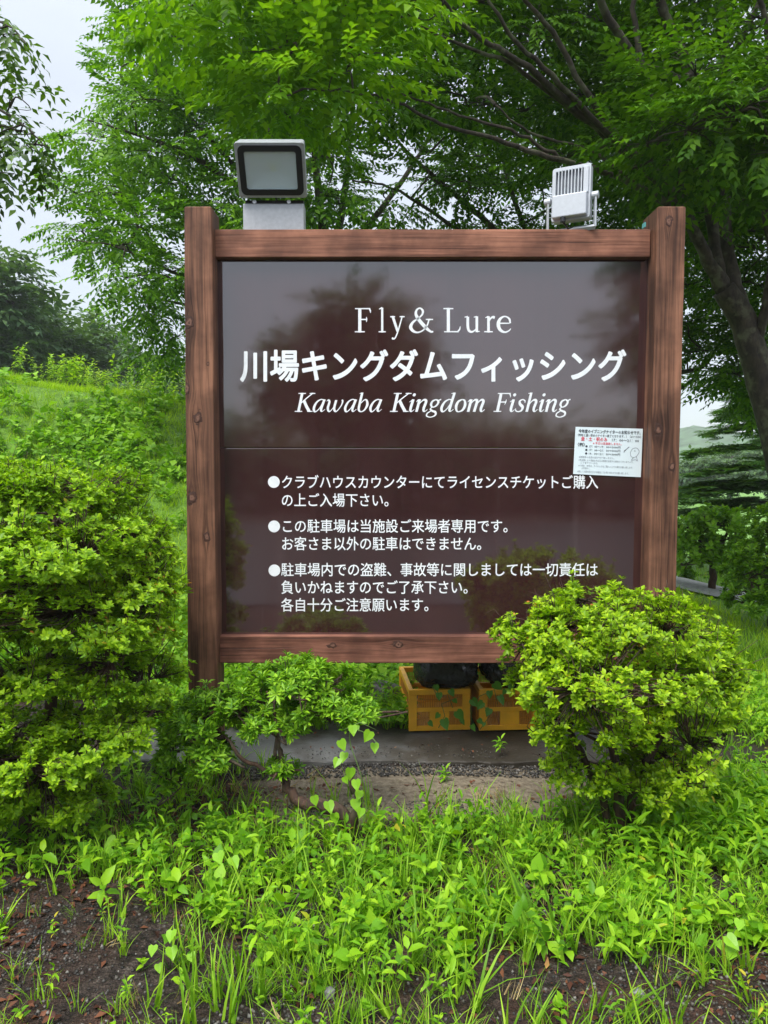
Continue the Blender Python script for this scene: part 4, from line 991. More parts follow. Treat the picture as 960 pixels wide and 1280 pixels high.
# low centre azalea with a bent bare trunk
gb = G(430, 1045); g1 = gb
root_c = shrub('azalea_bush', (gb.x, gb.y, 0),
  [pad(235, 925, 3.2, 38, .16, 34), pad(262, 895, 3.2, 42, .18, 24), pad(320, 878, 3.2, 46, .18, 22), pad(375, 852, 3.15, 52, .18, 24), pad(405, 885, 3.1, 52, .16, 24), pad(448, 890, 3.12, 30, .12, 16), pad(300, 905, 3.1, 40, .14, 16), pad(350, 965, 3.05, 16, .07, 16), pad(225, 950, 3.15, 30, .12, 20), pad(262, 945, 3.1, 26, .12, 26), pad(345, 905, 3.12, 40, .14, 16), pad(400, 862, 3.15, 50, .16, 26), pad(215, 975, 3.12, 18, .08, 12)],
  [[(*W(440, 1045, 3.0), .03), (*W(425, 1015, 3.0), .03), (*W(375, 1000, 3.02), .024), (*W(355, 975, 3.05), .016), (*W(348, 930, 3.08), .010), (*W(330, 890, 3.15), .007)],
   [(*W(352, 968, 3.05), .010), (*W(320, 958, 3.08), .009), (*W(285, 930, 3.12), .007), (*W(270, 905, 3.18), .005)],
   [(*W(345, 950, 3.06), .008), (*W(345, 900, 3.1), .006), (*W(333, 862, 3.12), .004)],
   [(*W(436, 1040, 2.98), .022), (*W(448, 1005, 2.98), .017), (*W(440, 975, 3.0), .012), (*W(436, 960, 3.0), .006)]],
  M_AZD, ROS_LONG, 'low sprawling azalea with a bent bare trunk below the bottom rail', 'bush', 1300, 'azalea bushes around the sign', size=(.75, 1.05))

# twining vine with heart shaped leaves in front of it
def heart(L=1.0):
    v = [(0, 0, 0), (-.10, .22, .05), (.05, .42, .07), (.38, .42, .05), (.72, .20, .01), (1, 0, -.08), (.72, -.20, .01), (.38, -.42, .05), (.05, -.42, .07), (-.10, -.22, .05), (.4, 0, -.03), (.72, 0, -.04)]
    t = [(0, 10, 1), (1, 10, 2), (2, 10, 3), (3, 10, 11), (3, 11, 4), (4, 11, 5), (5, 11, 6), (6, 11, 7), (11, 10, 7), (7, 10, 8), (8, 10, 9), (9, 10, 0)]
    return [tuple(c * L for c in p) for p in v], t
HV, HT = heart()
HEART = bpy.data.meshes.new('heart_leaf'); HEART.from_pydata(HV, [], [t[::-1] for t in HT])
HEART_D = HEART.copy(); HEART.materials.append(M_VINE); HEART_D.materials.append(M_IVY)
def single_leaf(me, P, D, U, s, parent, name='leaf'):
    M = frames(np.array([D], float), np.array([U], float), np.array([s]))[0]
    o = bpy.data.objects.new(name, me); COL.objects.link(o); o.parent = parent
    m4 = Matrix(M.tolist()).to_4x4(); m4.translation = Vector(P) - Vector(parent.location); o.matrix_local = m4
    return o
Yv = 2.93
vine = empty('climbing_vine', (*G(445, 1035)[:2], 0), 'bright green twining vine with heart shaped leaves on the bent azalea trunk', 'vine')
vp = [(452, 1035), (458, 1000), (450, 965), (438, 930), (440, 912), (460, 918), (472, 930)]
pts = smooth_pts([(*W(x, y, Yv + .02 * (k % 2)), .0022) for k, (x, y) in enumerate(vp)], 5)
branch_mesh('stem', [([Vector(p[:3]) for p in pts], [p[3] for p in pts]), ([W(430, 912, Yv), W(450, 903, Yv), W(470, 912, Yv)], [.0015, .0015, .001])], M_STEM, vine, 5)
for (x, y, s) in ((441, 912, .042), (463, 920, .048), (468, 934, .040), (425, 931, .046), (431, 946, .042), (423, 953, .040), (438, 966, .048), (445, 980, .044), (450, 993, .040), (444, 1005, .050), (430, 975, .030), (452, 1015, .04), (410, 1008, .05), (418, 1022, .045), (392, 1000, .04)):
    single_leaf(HEART, W(x, y - s * 120, Yv + random.uniform(-.03, .02)), (random.uniform(-.5, .5), random.uniform(-.7, -.2), -.8), (random.uniform(-.4, .4), -.8, .7), s, vine)
# ivy over the crates
ivy = empty('ivy', (W(548, 905, 4.06).x, 4.04, SLZ), 'dark green ivy hanging over the fronts of the orange crates', 'ivy')
ip = [[(540, 858), (548, 872), (560, 868), (566, 885)], [(590, 905), (588, 885), (600, 870), (618, 862), (622, 880)], [(548, 910), (556, 895), (552, 880), (572, 872)], [(600, 912), (612, 895), (604, 880)]]
branch_mesh('stem', [([W(x, y, 4.05) for x, y in q], [.002] * len(q)) for q in ip], M_STEM, ivy, 4)
for (x, y, s) in ((545, 862, .055), (549, 872, .05), (563, 868, .06), (567, 880, .045), (571, 895, .065), (555, 905, .07), (549, 898, .05), (590, 880, .07), (604, 884, .06), (612, 870, .055), (618, 860, .06), (624, 876, .06), (632, 868, .05), (598, 905, .05), (590, 912, .045), (612, 892, .05), (640, 860, .05), (576, 905, .045), (536, 908, .05), (605, 909, .04)):
    single_leaf(HEART_D, W(x, y - 6, 4.05 - random.uniform(0, .06)), (random.uniform(-.9, .9), random.uniform(-.6, .1), -.8), (random.uniform(-.6, .6), -.8, random.uniform(0, .8)), s * random.uniform(.65, 1.0), ivy)

# ------------------------------------------------------------------ grasses and weeds
def blade(rs, H, wd, lean, n=3):
    V = []; T = []
    for k in range(n + 1):
        t = k / n; x = lean * t ** 1.8; z = H * (t - .25 * abs(lean) / max(H, .01) * t * t); w2 = wd * (1 - t ** 1.6) / 2 + .0002
        V += [(x, -w2, z), (x, w2, z + .0)]
    for k in range(n):
        a = 2 * k; T += [(a, a + 1, a + 3), (a, a + 3, a + 2)]
    return V, T
def tuft(rs, n, H, wd, spread):
    P = []
    for k in range(n):
        h = H * rs.uniform(.5, 1.1)
        P.append(xf(blade(rs, h, wd * rs.uniform(.7, 1.2), h * rs.uniform(.15, .9)), rotm(rs.uniform(0, 6.28), 0, rs.uniform(-.15, .15), (rs.uniform(-spread, spread), rs.uniform(-spread, spread), 0))))
    return combine(P)
def sprig(rs, H, n, L, lw, q=2, hearty=False):
    """upright weed: a stem with pairs of leaves"""
    P = []; lean = rs.uniform(-.25, .25) * H
    P.append(([(0, .0014, 0), (0, -.0014, 0), (lean, 0, H)], [(0, 1, 2)])); P.append(([(.0014, 0, 0), (-.0014, 0, 0), (lean, 0, H)], [(0, 1, 2)]))
    for k in range(n):
        t = .3 + .7 * (k + 1) / n; a = k * 2.4 + rs.uniform(-.4, .4)
        lf = heart() if hearty else leaf(1, lw, rs.uniform(.05, .14), rs.uniform(.05, .35), q)
        P.append(xf(lf, rotm(a, rs.uniform(-.6, .35) if k < n - 1 else -.9, rs.uniform(-.3, .3), (lean * t, 0, H * t), L * rs.uniform(.65, 1.1))))
    return combine(P)
rs = random.Random(11)
TUFT_S = [tuft(rs, 9, .10, .004, .03) for _ in range(6)]
TUFT_M = [tuft(rs, 8, .17, .0075, .02) for _ in range(6)]
TUFT_L = [tuft(rs, 6, .27, .011, .02) for _ in range(6)]
TUFT_F = [tuft(rs, 14, .09, .0022, .03) for _ in range(5)]
TUFT_BANK = [tuft(rs, 7, .24, .011, .08) for _ in range(6)]
WEED = [sprig(rs, .10, 7, .042, .48, 3) for _ in range(6)] + [sprig(rs, .13, 8, .05, .34, 3) for _ in range(4)]
WEED_BROAD = [sprig(rs, .09, 6, .062, .58, 3) for _ in range(4)] + [sprig(rs, .10, 5, .050, 1, 2, True) for _ in range(4)]
WEED_TALL = [sprig(rs, .20, 10, .085, .30, 3) for _ in range(6)]
WEED_LOW = [sprig(rs, .045, 5, .032, .8, 3) for _ in range(5)] + [sprig(rs, .06, 4, .045, 1, 2, True) for _ in range(3)]
CREEP = [sprig(rs, .14, 7, .11, .85, 2) for _ in range(6)]
def scatter(cloud, tmpl, n, xr, yr, dens, size=(.7, 1.25), tilt=.18, zoff=0.):
    x = rng.uniform(*xr, n); y = rng.uniform(*yr, n)
    d = dens(x, y); keep = rng.uniform(0, 1, n) < d; x = x[keep]; y = y[keep]; k = len(x)
    z = height(x, y) + zoff; a = rng.uniform(0, 6.283, k)
    D = np.stack([np.cos(a), np.sin(a), rng.normal(0, tilt, k)], 1); U = np.stack([rng.normal(0, tilt, k), rng.normal(0, tilt, k), np.ones(k)], 1)
    M = frames(D, U, rng.uniform(*size, k)); P = np.stack([x, y, z], 1); wh = rng.integers(0, len(tmpl), k)
    for s in range(len(tmpl)):
        q = wh == s; cloud.inst(*tmpl[s], M[q], P[q])
    return k
def nz(x, y, s, o=0): return np.array([mnoise.noise(Vector((a * s, b * s, o))) for a, b in zip(x, y)])
def topx(x, y):   # where a ground point shows in the photo (only to follow the measured outline of the planting)
    c, s = math.cos(PITCH), math.sin(PITCH); dz = -CAMZ
    dep = y * c - dz * s; up = y * s + dz * c
    return CX + F * x / dep, CY - F * up / dep
def dens_lush(x, y):
    px, py = topx(x, y)
    lo = np.interp(px, [-200, 0, 150, 250, 330, 470, 600, 800, 960, 1200], [1130, 1130, 1150, 1205, 1255, 1275, 1225, 1225, 1240, 1260])
    hi = np.interp(px, [-200, 0, 180, 260, 450, 500, 680, 760, 850, 880, 960, 1200], [960, 985, 1000, 1020, 1048, 1038, 1025, 980, 960, 975, 940, 940])
    n = nz(x, y, 3.2)
    d = np.clip((lo - py) / 45 + n * 1.6, 0, 1) * np.clip((py - hi) / 14 + .3, 0, 1)
    left = np.clip((330 - px) / 90, 0, 1); d *= 1 - .45 * left
    return np.clip(d, 0, 1) * (y < 3.68) * np.clip(.55 + .9 * nz(x, y, 6.5, 4), .12, 1)
def dens_sparse(x, y):
    n = nz(x, y, 4.5, 7); n = n - .10 * (x < -.35)
    return np.clip(.34 + n * 1.1, 0.05, .9) * (y < 3.3)
cl = Cloud()
scatter(cl, TUFT_M, 1700, (-2.2, 2.4), (1.5, 3.7), dens_lush, (.6, 1.2)); scatter(cl, TUFT_S, 2200, (-2.2, 2.4), (1.5, 3.7), dens_lush)
scatter(cl, TUFT_S, 1500, (-2.2, 2.4), (1.4, 3.3), dens_sparse, (.6, 1.2)); scatter(cl, TUFT_F, 900, (-2.2, 2.4), (1.4, 3.4), dens_sparse, (.7, 1.4))
scatter(cl, TUFT_M, 700, (-2.2, 2.4), (1.4, 2.6), dens_sparse, (.5, 1.0))
scatter(cl, TUFT_M, 700, (-1.6, .12), (4.12, 4.85), lambda x, y: np.clip(.6 + nz(x, y, 3), 0, 1), (.5, 1.1), .2, .02)
scatter(cl, TUFT_M, 250, (1.35, 2.4), (3.9, 4.85), lambda x, y: np.clip(.6 + nz(x, y, 3), 0, 1), (.5, 1.1), .2, .02)
scatter(cl, TUFT_M, 500, (-2.2, -.55), (3.3, 3.75), lambda x, y: np.clip(.45 + nz(x, y, 3), 0, 1), (.5, 1.0), .2)
scatter(cl, TUFT_L, 620, (-.6, 2.4), (1.7, 3.4), lambda x, y: np.clip(.22 + 1.2 * nz(x, y, 2.6, 15), 0, 1), (.45, 1.0), .2)
tag(cl.obj('grass', M_GRASS), 'fresh green grass growing through the wet gravel in front of the sign', kind='stuff')
cl = Cloud()
scatter(cl, WEED_BROAD, 900, (-1.6, 1.6), (2.1, 3.5), dens_lush, (.5, 1.1), .3)
scatter(cl, WEED, 3000, (-2.2, 2.4), (1.5, 3.7), dens_lush, (.7, 1.25)); scatter(cl, WEED_LOW, 3600, (-2.2, 2.4), (1.5, 3.7), dens_lush)
scatter(cl, WEED_LOW, 700, (-2.2, 2.4), (1.4, 3.3), dens_sparse, (.5, 1)); scatter(cl, WEED, 900, (-2.2, 2.4), (1.4, 3.0), dens_sparse, (.4, .8))
scatter(cl, WEED + WEED_LOW, 1300, (-1.7, .14), (4.12, 4.9), lambda x, y: np.clip(.75 + nz(x, y, 3), 0, 1), (.7, 1.5), .25, .03)
scatter(cl, WEED + WEED_LOW, 420, (1.3, 2.4), (3.85, 4.9), lambda x, y: np.clip(.7 + nz(x, y, 3), 0, 1), (.7, 1.4), .25, .03)
def dens_right(x, y):
    px, py = topx(x, y); return np.clip((px - 740) / 60, 0, 1) * np.clip((py - 985) / 20, 0, 1) * np.clip((1110 - py) / 30, 0, 1)
scatter(cl, WEED_TALL, 900, (.5, 2.4), (2.3, 3.5), dens_right, (.6, 1.05))
def dens_strip(x, y): return (nz(x, y, 3, 2) > .12) * .8
scatter(cl, WEED_LOW, 160, (-2.4, -.9), (3.3, 3.7), dens_strip)
tag(cl.obj('weeds', M_WEED), 'mixed broad leaved weeds carpeting the ground in front of the sign', kind='stuff')
# far side of the slab, the bank and the strip on the right
def dens_bank(x, y): return np.where(y > 4.75, 1, 0) * np.clip(.75 + .5 * nz(x, y, .9, 3), .2, 1) * (x < 3.2)
cl = Cloud()
scatter(cl, TUFT_BANK, 21000, (-7.5, 3.2), (4.78, 11.6), dens_bank, (.30, .62), .3)
scatter(cl, TUFT_BANK, 2600, (-3.5, 2.0), (4.78, 7.0), dens_bank, (.4, .8), .25)
tag(cl.obj('bank_grass', M_BANKG), 'bright grass covering the bank behind the sign', kind='stuff')
cl = Cloud()
def dens_creep(x, y): return np.clip(.45 + 1.7 * nz(x, y, .75, 9), .12, 1) * np.clip((10.4 - y) / 1.2, 0, 1) + .25 * (y < 5.6) * (x > -1.6)
scatter(cl, CREEP, 13000, (-7.5, 1.5), (4.8, 10.6), dens_creep, (.3, .95), .3, .02)
scatter(cl, [sprig(rs, .10, 7, .07, .6, 2) for _ in range(4)], 1500, (-2.6, 2.4), (4.78, 6.2), lambda x, y: np.ones_like(x) * .8, (.6, 1.2), .3, .02)
tag(cl.obj('bank_creeper', M_BANKL), 'patches of broad leaved creeper on the bank', kind='stuff')
cl = Cloud()
def dens_rt(x, y):
    d = np.min(np.stack([np.hypot(x - a, y - b2) for a, b2 in [p[:2] for p in pp]]), 0); return (d > .5) * np.clip(.7 + nz(x, y, 1.2), .2, 1)
scatter(cl, TUFT_BANK, 5200, (2.0, 8.5), (4.2, 14), dens_rt, (.35, .7), .25)
scatter(cl, TUFT_M, 1300, (1.6, 3.4), (3.7, 6), lambda x, y: np.clip(.4 + nz(x, y, 2), 0, 1) * ((x > 2.12) | (y > 4.8)), (.7, 1.3))
tag(cl.obj('lawn_grass', M_GRASS), 'grass beside the pale path behind the sign', kind='stuff')
# tall weeds along the crest
CREST = [sprig(rs, .50, 22, .09, .5, 2) for _ in range(6)]
cl = Cloud(); scatter(cl, CREST, 1500, (-7.2, -2.2), (10.7, 11.9), lambda x, y: np.clip(.10 + 3.2 * nz(x, y, .8, 5), .03, 1) * np.clip((-2.6 - x) / 2.2, .03, 1), (.3, 1.05), .12)
tag(cl.obj('tall_weeds', M_CREST), 'yellow green tall weeds along the top of the bank', kind='stuff')
M_STRAW = leaf_mat('dead_grass_straw', [(.14, .09, .04), (.30, .21, .09), (.45, .36, .17)], .2, .6, .2, 2)
cl = Cloud(); scatter(cl, TUFT_F + TUFT_S, 900, (-2.2, 2.4), (1.5, 3.6), lambda x, y: np.clip(.2 + 1.2 * nz(x, y, 2.0, 25), 0, 1), (.5, 1.2), .8)
tag(cl.obj('dry_grass', M_STRAW), 'dry straw coloured grass blades between the weeds', kind='stuff')
# litter and gravel
cl = Cloud(); lv = [leaf(1, rs.uniform(.35, .6), rs.uniform(-.1, .25), rs.uniform(-.2, .3)) for _ in range(6)]
def flat_scatter(cloud, tmpl, n, xr, yr, dens, size, zo, tilt=.35):
    scatter(cloud, tmpl, n, xr, yr, dens, size, tilt, zo)
flat_scatter(cl, lv, 17000, (-2.2, 2.4), (1.4, 3.5), lambda x, y: np.clip(.12 + 1.6 * nz(x, y, 1.6, 12) + .45 * (x < -.2), .03, 1), (.008, .040), .006)
flat_scatter(cl, lv, 300, (-1.3, 2.0), (3.75, 4.5), lambda x, y: np.ones_like(x) * .6, (.012, .03), .046)
tag(cl.obj('leaf_litter', M_LITTER), 'reddish brown dead leaves lying on the gravel', kind='stuff')
def peb(rs):
    V = [(1, 0, 0), (-1, 0, 0), (0, 1, 0), (0, -1, 0), (0, 0, 1), (0, 0, -1)]; V = [tuple(c * rs.uniform(.6, 1.1) for c in p) for p in V]
    return V, [(0, 2, 4), (2, 1, 4), (1, 3, 4), (3, 0, 4), (2, 0, 5), (1, 2, 5), (3, 1, 5), (0, 3, 5)]
PB = [peb(rs) for _ in range(8)]
cl = Cloud(); scatter(cl, PB, 52000, (-2.0, 2.2), (1.4, 3.3), lambda x, y: np.clip(.45 + 1.3 * nz(x, y, 2.1, 31), .2, 1), (.002, .009), .5, .001)
scatter(cl, PB, 5000, (-1.0, 1.6), (3.56, 3.78), lambda x, y: np.ones_like(x), (.003, .009), .5, .006)
scatter(cl, PB, 1500, (-1.3, 2.0), (3.72, 3.95), lambda x, y: np.clip(1 - (y - 3.72) * 5, 0, 1), (.002, .006), .5, .033)
tag(cl.obj('gravel', M_PEBBLE), 'small dark wet stones of the gravel ground', kind='stuff')
stone(Vector((*G(797, 1243)[:2], .005)), .022, (1, .8, .6), M_PALE, 'pebble', 'pale grey pebble on the gravel near the bottom right corner', 'pebble', 5)
stone(Vector((*G(411, 1244)[:2], .008)), .020, (.9, .9, .9), M_PALE, 'pebble', 'pale pebble among brown leaves left of centre at the bottom edge', 'pebble', 9)
# single weeds that stand out
def weed_plant(px, py, tops, label, s=.04, stemcol=M_STEM):
    g = G(px, py); root = empty('broadleaf_weed', g, label, 'weed', 'heart leaved weeds in the foreground'); paths = []
    for (tx, ty, k) in tops:
        q = W(tx, ty, g.y - .02); m_ = g.lerp(q, .5) + Vector((0, 0, .015)); paths.append(([g, m_, q], [.0018, .0016, .001]))
        single_leaf(HEART, q, (random.uniform(-.6, .6), -.6, -.35), (random.uniform(-.2, .2), -.55, .9), s * k, root)
    branch_mesh('stem', paths, stemcol, root, 4); return root
weed_plant(213, 1215, [(192, 1182, .8), (215, 1163, .9), (214, 1184, 1.0), (238, 1192, .8), (198, 1205, .7)], 'small heart leaved weed alone on bare gravel, lower left')
weed_plant(282, 1110, [(272, 1066, 1.2), (290, 1072, 1.2), (266, 1090, 1.3), (300, 1095, 1.0)], 'heart leaved weed with broad leaves left of centre, below the bent trunk')
weed_plant(160, 1075, [(145, 1048, 1.3), (170, 1052, 1.5), (150, 1068, 1.0)], 'heart leaved weed below the left azalea bush')
weed_plant(905, 1200, [(908, 1170, 1.2), (915, 1185, 1.1), (925, 1150, .9), (897, 1176, .8)], 'heart leaved weed near the right edge above the bare gravel')
def weed_sprout(px, py, Y, z, label):
    p = W(px, py, Y); p.z = z; root = empty('weed_sprout', p, label, 'weed'); cl = Cloud()
    t = sprig(random.Random(5), .07, 9, .045, .36, 3); cl.inst(*t, np.array([np.eye(3), np.array([[0, -1, 0], [1, 0, 0], [0, 0, .8]])]), np.array([tuple(p)] * 2)); cl.obj('leaves', M_WEED, root)
weed_sprout(625, 958, 3.76, .05, 'small green sprout growing at the slab edge, left of the right azalea')
weed_sprout(556, 985, 3.5, 0, 'small green sprout on the sandy strip below the crates')

# ------------------------------------------------------------------ trees
def tree(name, base, limbs, clusters, per, rad, label, leafm, sprays, size=(.8, 1.2), flat=.45, droop=.25, bark=M_BARK, cat='tree', group=None, r0=.014, extra=None, jit=.005, n_side=8):
    root = empty(name, base, label, cat, group); nodes = []
    for k, L_ in enumerate(limbs):
        L_ = [(*q[:3], q[3] * (.74 if k else .84)) for q in L_]
        pts, rad_ = rough_path(L_, 6, jit if k else jit * .5)
        branch_mesh('trunk' if k == 0 else 'limb', [(pts, rad_)], bark, root, 12 if k == 0 else n_side); nodes += pts[3:]
    paths, dirs = grow(nodes, clusters, r0)
    tw = []; cl = Cloud(); fill(cl, clusters, dirs, per, rad, sprays, size, flat, droop, tw)
    branch_mesh('branches', paths, bark, root, 5, 'stuff')
    branch_mesh('twigs', tw, M_TWIG, root, 3, 'stuff')
    cl.obj('crown', leafm, root)
    if extra:
        ecl, m2, per2, rad2 = extra; p2, d2 = grow([q for p, _ in paths for q in p] + nodes, ecl, r0 * .7); c2 = Cloud(); fill(c2, ecl, d2, per2, rad2, sprays, size, flat, droop)
        branch_mesh('branches', p2, bark, root, 5, 'stuff'); c2.obj('crown_tips', m2, root)
    return root
def P4(px, py, Y, r): return (*W(px, py, Y), r)
# big zelkova on the right; limbs measured in the photo
b = W(1010, 700, 5.6); b.z = hz(b.x, b.y)
limbs = [[(b.x, b.y, b.z - .1, .17), P4(985, 620, 5.6, .135), P4(952, 480, 5.6, .12), P4(928, 400, 5.6, .11), P4(905, 362, 5.55, .095)],
 [P4(905, 362, 5.55, .085), P4(880, 318, 5.5, .06), P4(850, 255, 5.4, .055), P4(800, 205, 5.2, .048), P4(735, 150, 5.0, .036), P4(660, 85, 4.7, .026), P4(590, 40, 4.5, .018), P4(545, -10, 4.3, .012)],
 [P4(930, 400, 5.6, .09), P4(908, 320, 5.75, .075), P4(905, 240, 5.8, .07), P4(906, 120, 5.9, .062), P4(900, 0, 6.0, .05), P4(890, -90, 6.0, .035)],
 [P4(905, 362, 5.55, .06), P4(893, 300, 5.6, .055), P4(882, 200, 5.6, .058), P4(868, 110, 5.5, .055), P4(835, 30, 5.4, .048), P4(810, -50, 5.3, .035)],
 [P4(870, 300, 5.5, .05), P4(840, 200, 5.3, .04), P4(800, 90, 5.1, .038), P4(755, 10, 4.9, .033), P4(735, -60, 4.8, .02)],
 [P4(852, 258, 5.4, .04), P4(822, 170, 5.3, .03), P4(798, 60, 5.2, .026), P4(790, -40, 5.1, .018)],
 [P4(800, 205, 5.2, .034), P4(735, 120, 5.1, .026), P4(690, 40, 5.0, .022), P4(640, -20, 4.9, .014)],
 [P4(770, 180, 5.1, .030), P4(700, 105, 4.8, .022), P4(640, 45, 4.6, .016), P4(600, -20, 4.5, .010)],
 [P4(735, 152, 5.0, .024), P4(640, 82, 4.7, .017), P4(560, 50, 4.4, .012), P4(490, 15, 4.2, .008)],
 [P4(848, 262, 5.4, .040), P4(780, 225, 5.1, .026), P4(700, 200, 4.7, .024), P4(620, 175, 4.5, .018), P4(540, 150, 4.3, .013), P4(470, 120, 4.2, .009), P4(380, 110, 4.0, .005)],
 [P4(700, 200, 4.7, .018), P4(650, 168, 4.6, .014), P4(560, 140, 4.4, .010), P4(480, 105, 4.2, .006)],
 [P4(800, 235, 5.2, .022), P4(740, 190, 5.3, .016), P4(660, 165, 5.3, .012), P4(620, 130, 5.3, .008)],
 [P4(945, 440, 5.6, .06), P4(965, 330, 5.4, .045), P4(950, 200, 5.2, .035), P4(960, 60, 5.1, .028), P4(940, -40, 5.0, .018)],
 [P4(930, 400, 5.6, .05), P4(900, 300, 6.2, .035), P4(850, 330, 6.4, .02), P4(820, 300, 6.5, .012)],
 [P4(906, 120, 5.9, .04), P4(930, 40, 6.3, .03), P4(985, -60, 6.6, .02)]]
cR = sample_poly([(400, -90), (1100, -90), (1100, 300), (960, 300), (800, 235), (640, 170), (470, 130), (400, 60)], (5.5, 8.0), 138, .33)
cR += sample_poly([(780, 130), (1100, 130), (1100, 480), (960, 370), (860, 330), (760, 230)], (5.9, 7.6), 50, .30)
cR += sample_poly([(860, 90), (1000, 90), (1000, 230), (820, 200), (790, 170)], (4.3, 4.9), 14, .22)
cR += [p for p in sample_poly([(440, -600), (1500, -600), (1500, -90), (440, -90)], (4.2, 8.5), 90, .45)]
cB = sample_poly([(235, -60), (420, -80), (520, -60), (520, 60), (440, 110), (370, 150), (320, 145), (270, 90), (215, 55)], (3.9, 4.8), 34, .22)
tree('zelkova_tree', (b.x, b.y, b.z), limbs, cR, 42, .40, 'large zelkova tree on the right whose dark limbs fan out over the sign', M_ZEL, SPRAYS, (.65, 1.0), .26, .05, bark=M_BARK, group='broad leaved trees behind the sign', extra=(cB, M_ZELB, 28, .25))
# tree behind the left half of the sign
b = Vector((W(425, 600, 9.2).x, 9.2, hz(-.5, 9.2)))
L0 = [(b.x, b.y, b.z - .2, .16), P4(420, 420, 9.2, .14), P4(412, 340, 9.2, .12)]
limbs = [L0,
 [P4(415, 380, 9.2, .09), P4(360, 280, 9.0, .07), P4(300, 235, 8.8, .05), P4(230, 190, 8.6, .035), P4(160, 165, 8.4, .02), P4(110, 150, 8.3, .012)],
 [P4(412, 350, 9.2, .07), P4(350, 260, 9.1, .05), P4(300, 215, 9.0, .035), P4(250, 160, 8.9, .024), P4(200, 110, 8.8, .014)],
 [P4(415, 380, 9.2, .07), P4(300, 360, 9.0, .045), P4(228, 345, 8.8, .03), P4(150, 310, 8.6, .018), P4(90, 300, 8.5, .01)],
 [P4(415, 400, 9.2, .05), P4(300, 400, 9.1, .035), P4(220, 378, 9.0, .022), P4(165, 372, 8.9, .012)],
 [P4(412, 340, 9.2, .09), P4(400, 260, 9.3, .07), P4(385, 150, 9.4, .05), P4(330, 40, 9.3, .03), P4(300, -60, 9.3, .016)],
 [P4(415, 340, 9.2, .08), P4(430, 250, 9.5, .06), P4(440, 140, 9.6, .04), P4(450, 20, 9.7, .025)],
 [P4(418, 330, 9.2, .06), P4(470, 270, 9.4, .05), P4(520, 200, 9.6, .035), P4(560, 130, 9.7, .02)]]
polyL = [(160, -40), (300, -70), (420, -40), (430, 290), (300, 300), (250, 350), (170, 362), (118, 335), (90, 280), (92, 235), (108, 190), (118, 135), (160, 90), (145, 30)]
cL = sample_poly(polyL, (7.9, 10.4), 100, .38)
cL += [W(x, y, 8.8) for x, y in ((200, 395), (222, 420), (180, 382), (215, 445))]
tree('zelkova_tree', tuple(b), limbs, cL, 38, .40, 'zelkova tree rising behind the left half of the sign, against open sky', M_ZELL, SPRAYS, (.85, 1.2), .24, .05, group='broad leaved trees behind the sign')
# third tree behind the right half
b = Vector((W(700, 600, 8.6).x, 8.6, hz(2, 8.6)))
limbs = [[(b.x, b.y, b.z - .2, .13), P4(690, 420, 8.6, .11), P4(670, 330, 8.6, .09)],
 [P4(672, 340, 8.6, .06), P4(600, 270, 8.6, .045), P4(530, 210, 8.6, .03), P4(480, 160, 8.6, .016)],
 [P4(680, 360, 8.6, .05), P4(590, 300, 8.3, .035), P4(500, 240, 8.1, .02), P4(440, 225, 8.0, .012)],
 [P4(675, 330, 8.6, .05), P4(640, 240, 8.8, .035), P4(620, 150, 8.9, .02)],
 [P4(690, 420, 8.6, .06), P4(760, 340, 8.6, .045), P4(800, 260, 8.6, .03), P4(830, 180, 8.6, .015)],
 [P4(695, 480, 8.6, .06), P4(790, 470, 8.4, .05), P4(870, 462, 8.2, .03), P4(900, 430, 8.1, .014), P4(935, 400, 8.0, .006)],
 [P4(695, 560, 8.6, .05), P4(800, 520, 8.4, .03), P4(860, 480, 8.2, .014)]]
cC = sample_poly([(440, 110), (960, 150), (960, 330), (880, 350), (860, 310), (430, 290)], (7.6, 9.8), 54, .36)
cC += sample_poly([(850, 320), (1050, 320), (1050, 500), (960, 520), (900, 470), (850, 470)], (7.4, 9.4), 52, .24)
tree('zelkova_tree', tuple(b), limbs, cC, 36, .40, 'smaller dark zelkova tree hidden behind the right half of the sign', M_ZEL, SPRAYS, (.8, 1.1), .26, .08, group='broad leaved trees behind the sign')
# branch hanging in from the left
b = Vector((-3.4, 3.9, 0))
limbs = [[(-3.4, 3.9, -.1, .12), (-3.35, 3.9, 1.6, .10), (-3.2, 3.85, 3.0, .08), (-3.0, 3.8, 3.9, .05)],
 [(-3.25, 3.86, 2.6, .04), P4(-160, 140, 3.6, .022), P4(-60, 120, 3.5, .014), P4(20, 150, 3.45, .007), P4(62, 185, 3.4, .003)],
 [(-3.1, 3.82, 3.3, .04), P4(-160, 20, 3.6, .02), P4(-60, 10, 3.5, .012), P4(5, 30, 3.45, .006), P4(35, 55, 3.4, .003)],
 [(-3.3, 3.88, 2.2, .03), P4(-150, 220, 3.6, .015), P4(-50, 215, 3.5, .006)]]
cN = [W(x, y, Y) for x, y, Y in ((0, 110, 3.5), (12, 135, 3.45), (0, 160, 3.4), (25, 165, 3.45), (42, 182, 3.4), (5, 200, 3.5), (-25, 120, 3.5), (-30, 190, 3.5), (-5, 220, 3.5), (-12, 28, 3.5), (5, 45, 3.45), (-30, 15, 3.5), (-70, 60, 3.6), (-80, 160, 3.6), (-110, 110, 3.6), (-120, 220, 3.7), (-140, 20, 3.7), (-60, 260, 3.6))]
cN2 = [W(random.uniform(-620, -330), random.uniform(-150, 200), random.uniform(3.4, 4.6)) for _ in range(24)]
root = tree('leafy_tree', tuple(b), limbs, cN, 8, .10, 'tree with drooping dark leaves reaching in at the top left edge', M_DARKL, SPRAYS_BIG, (.5, .75), .55, .5, group=None, extra=(cN2, M_DARKL, 26, .35), r0=.008)

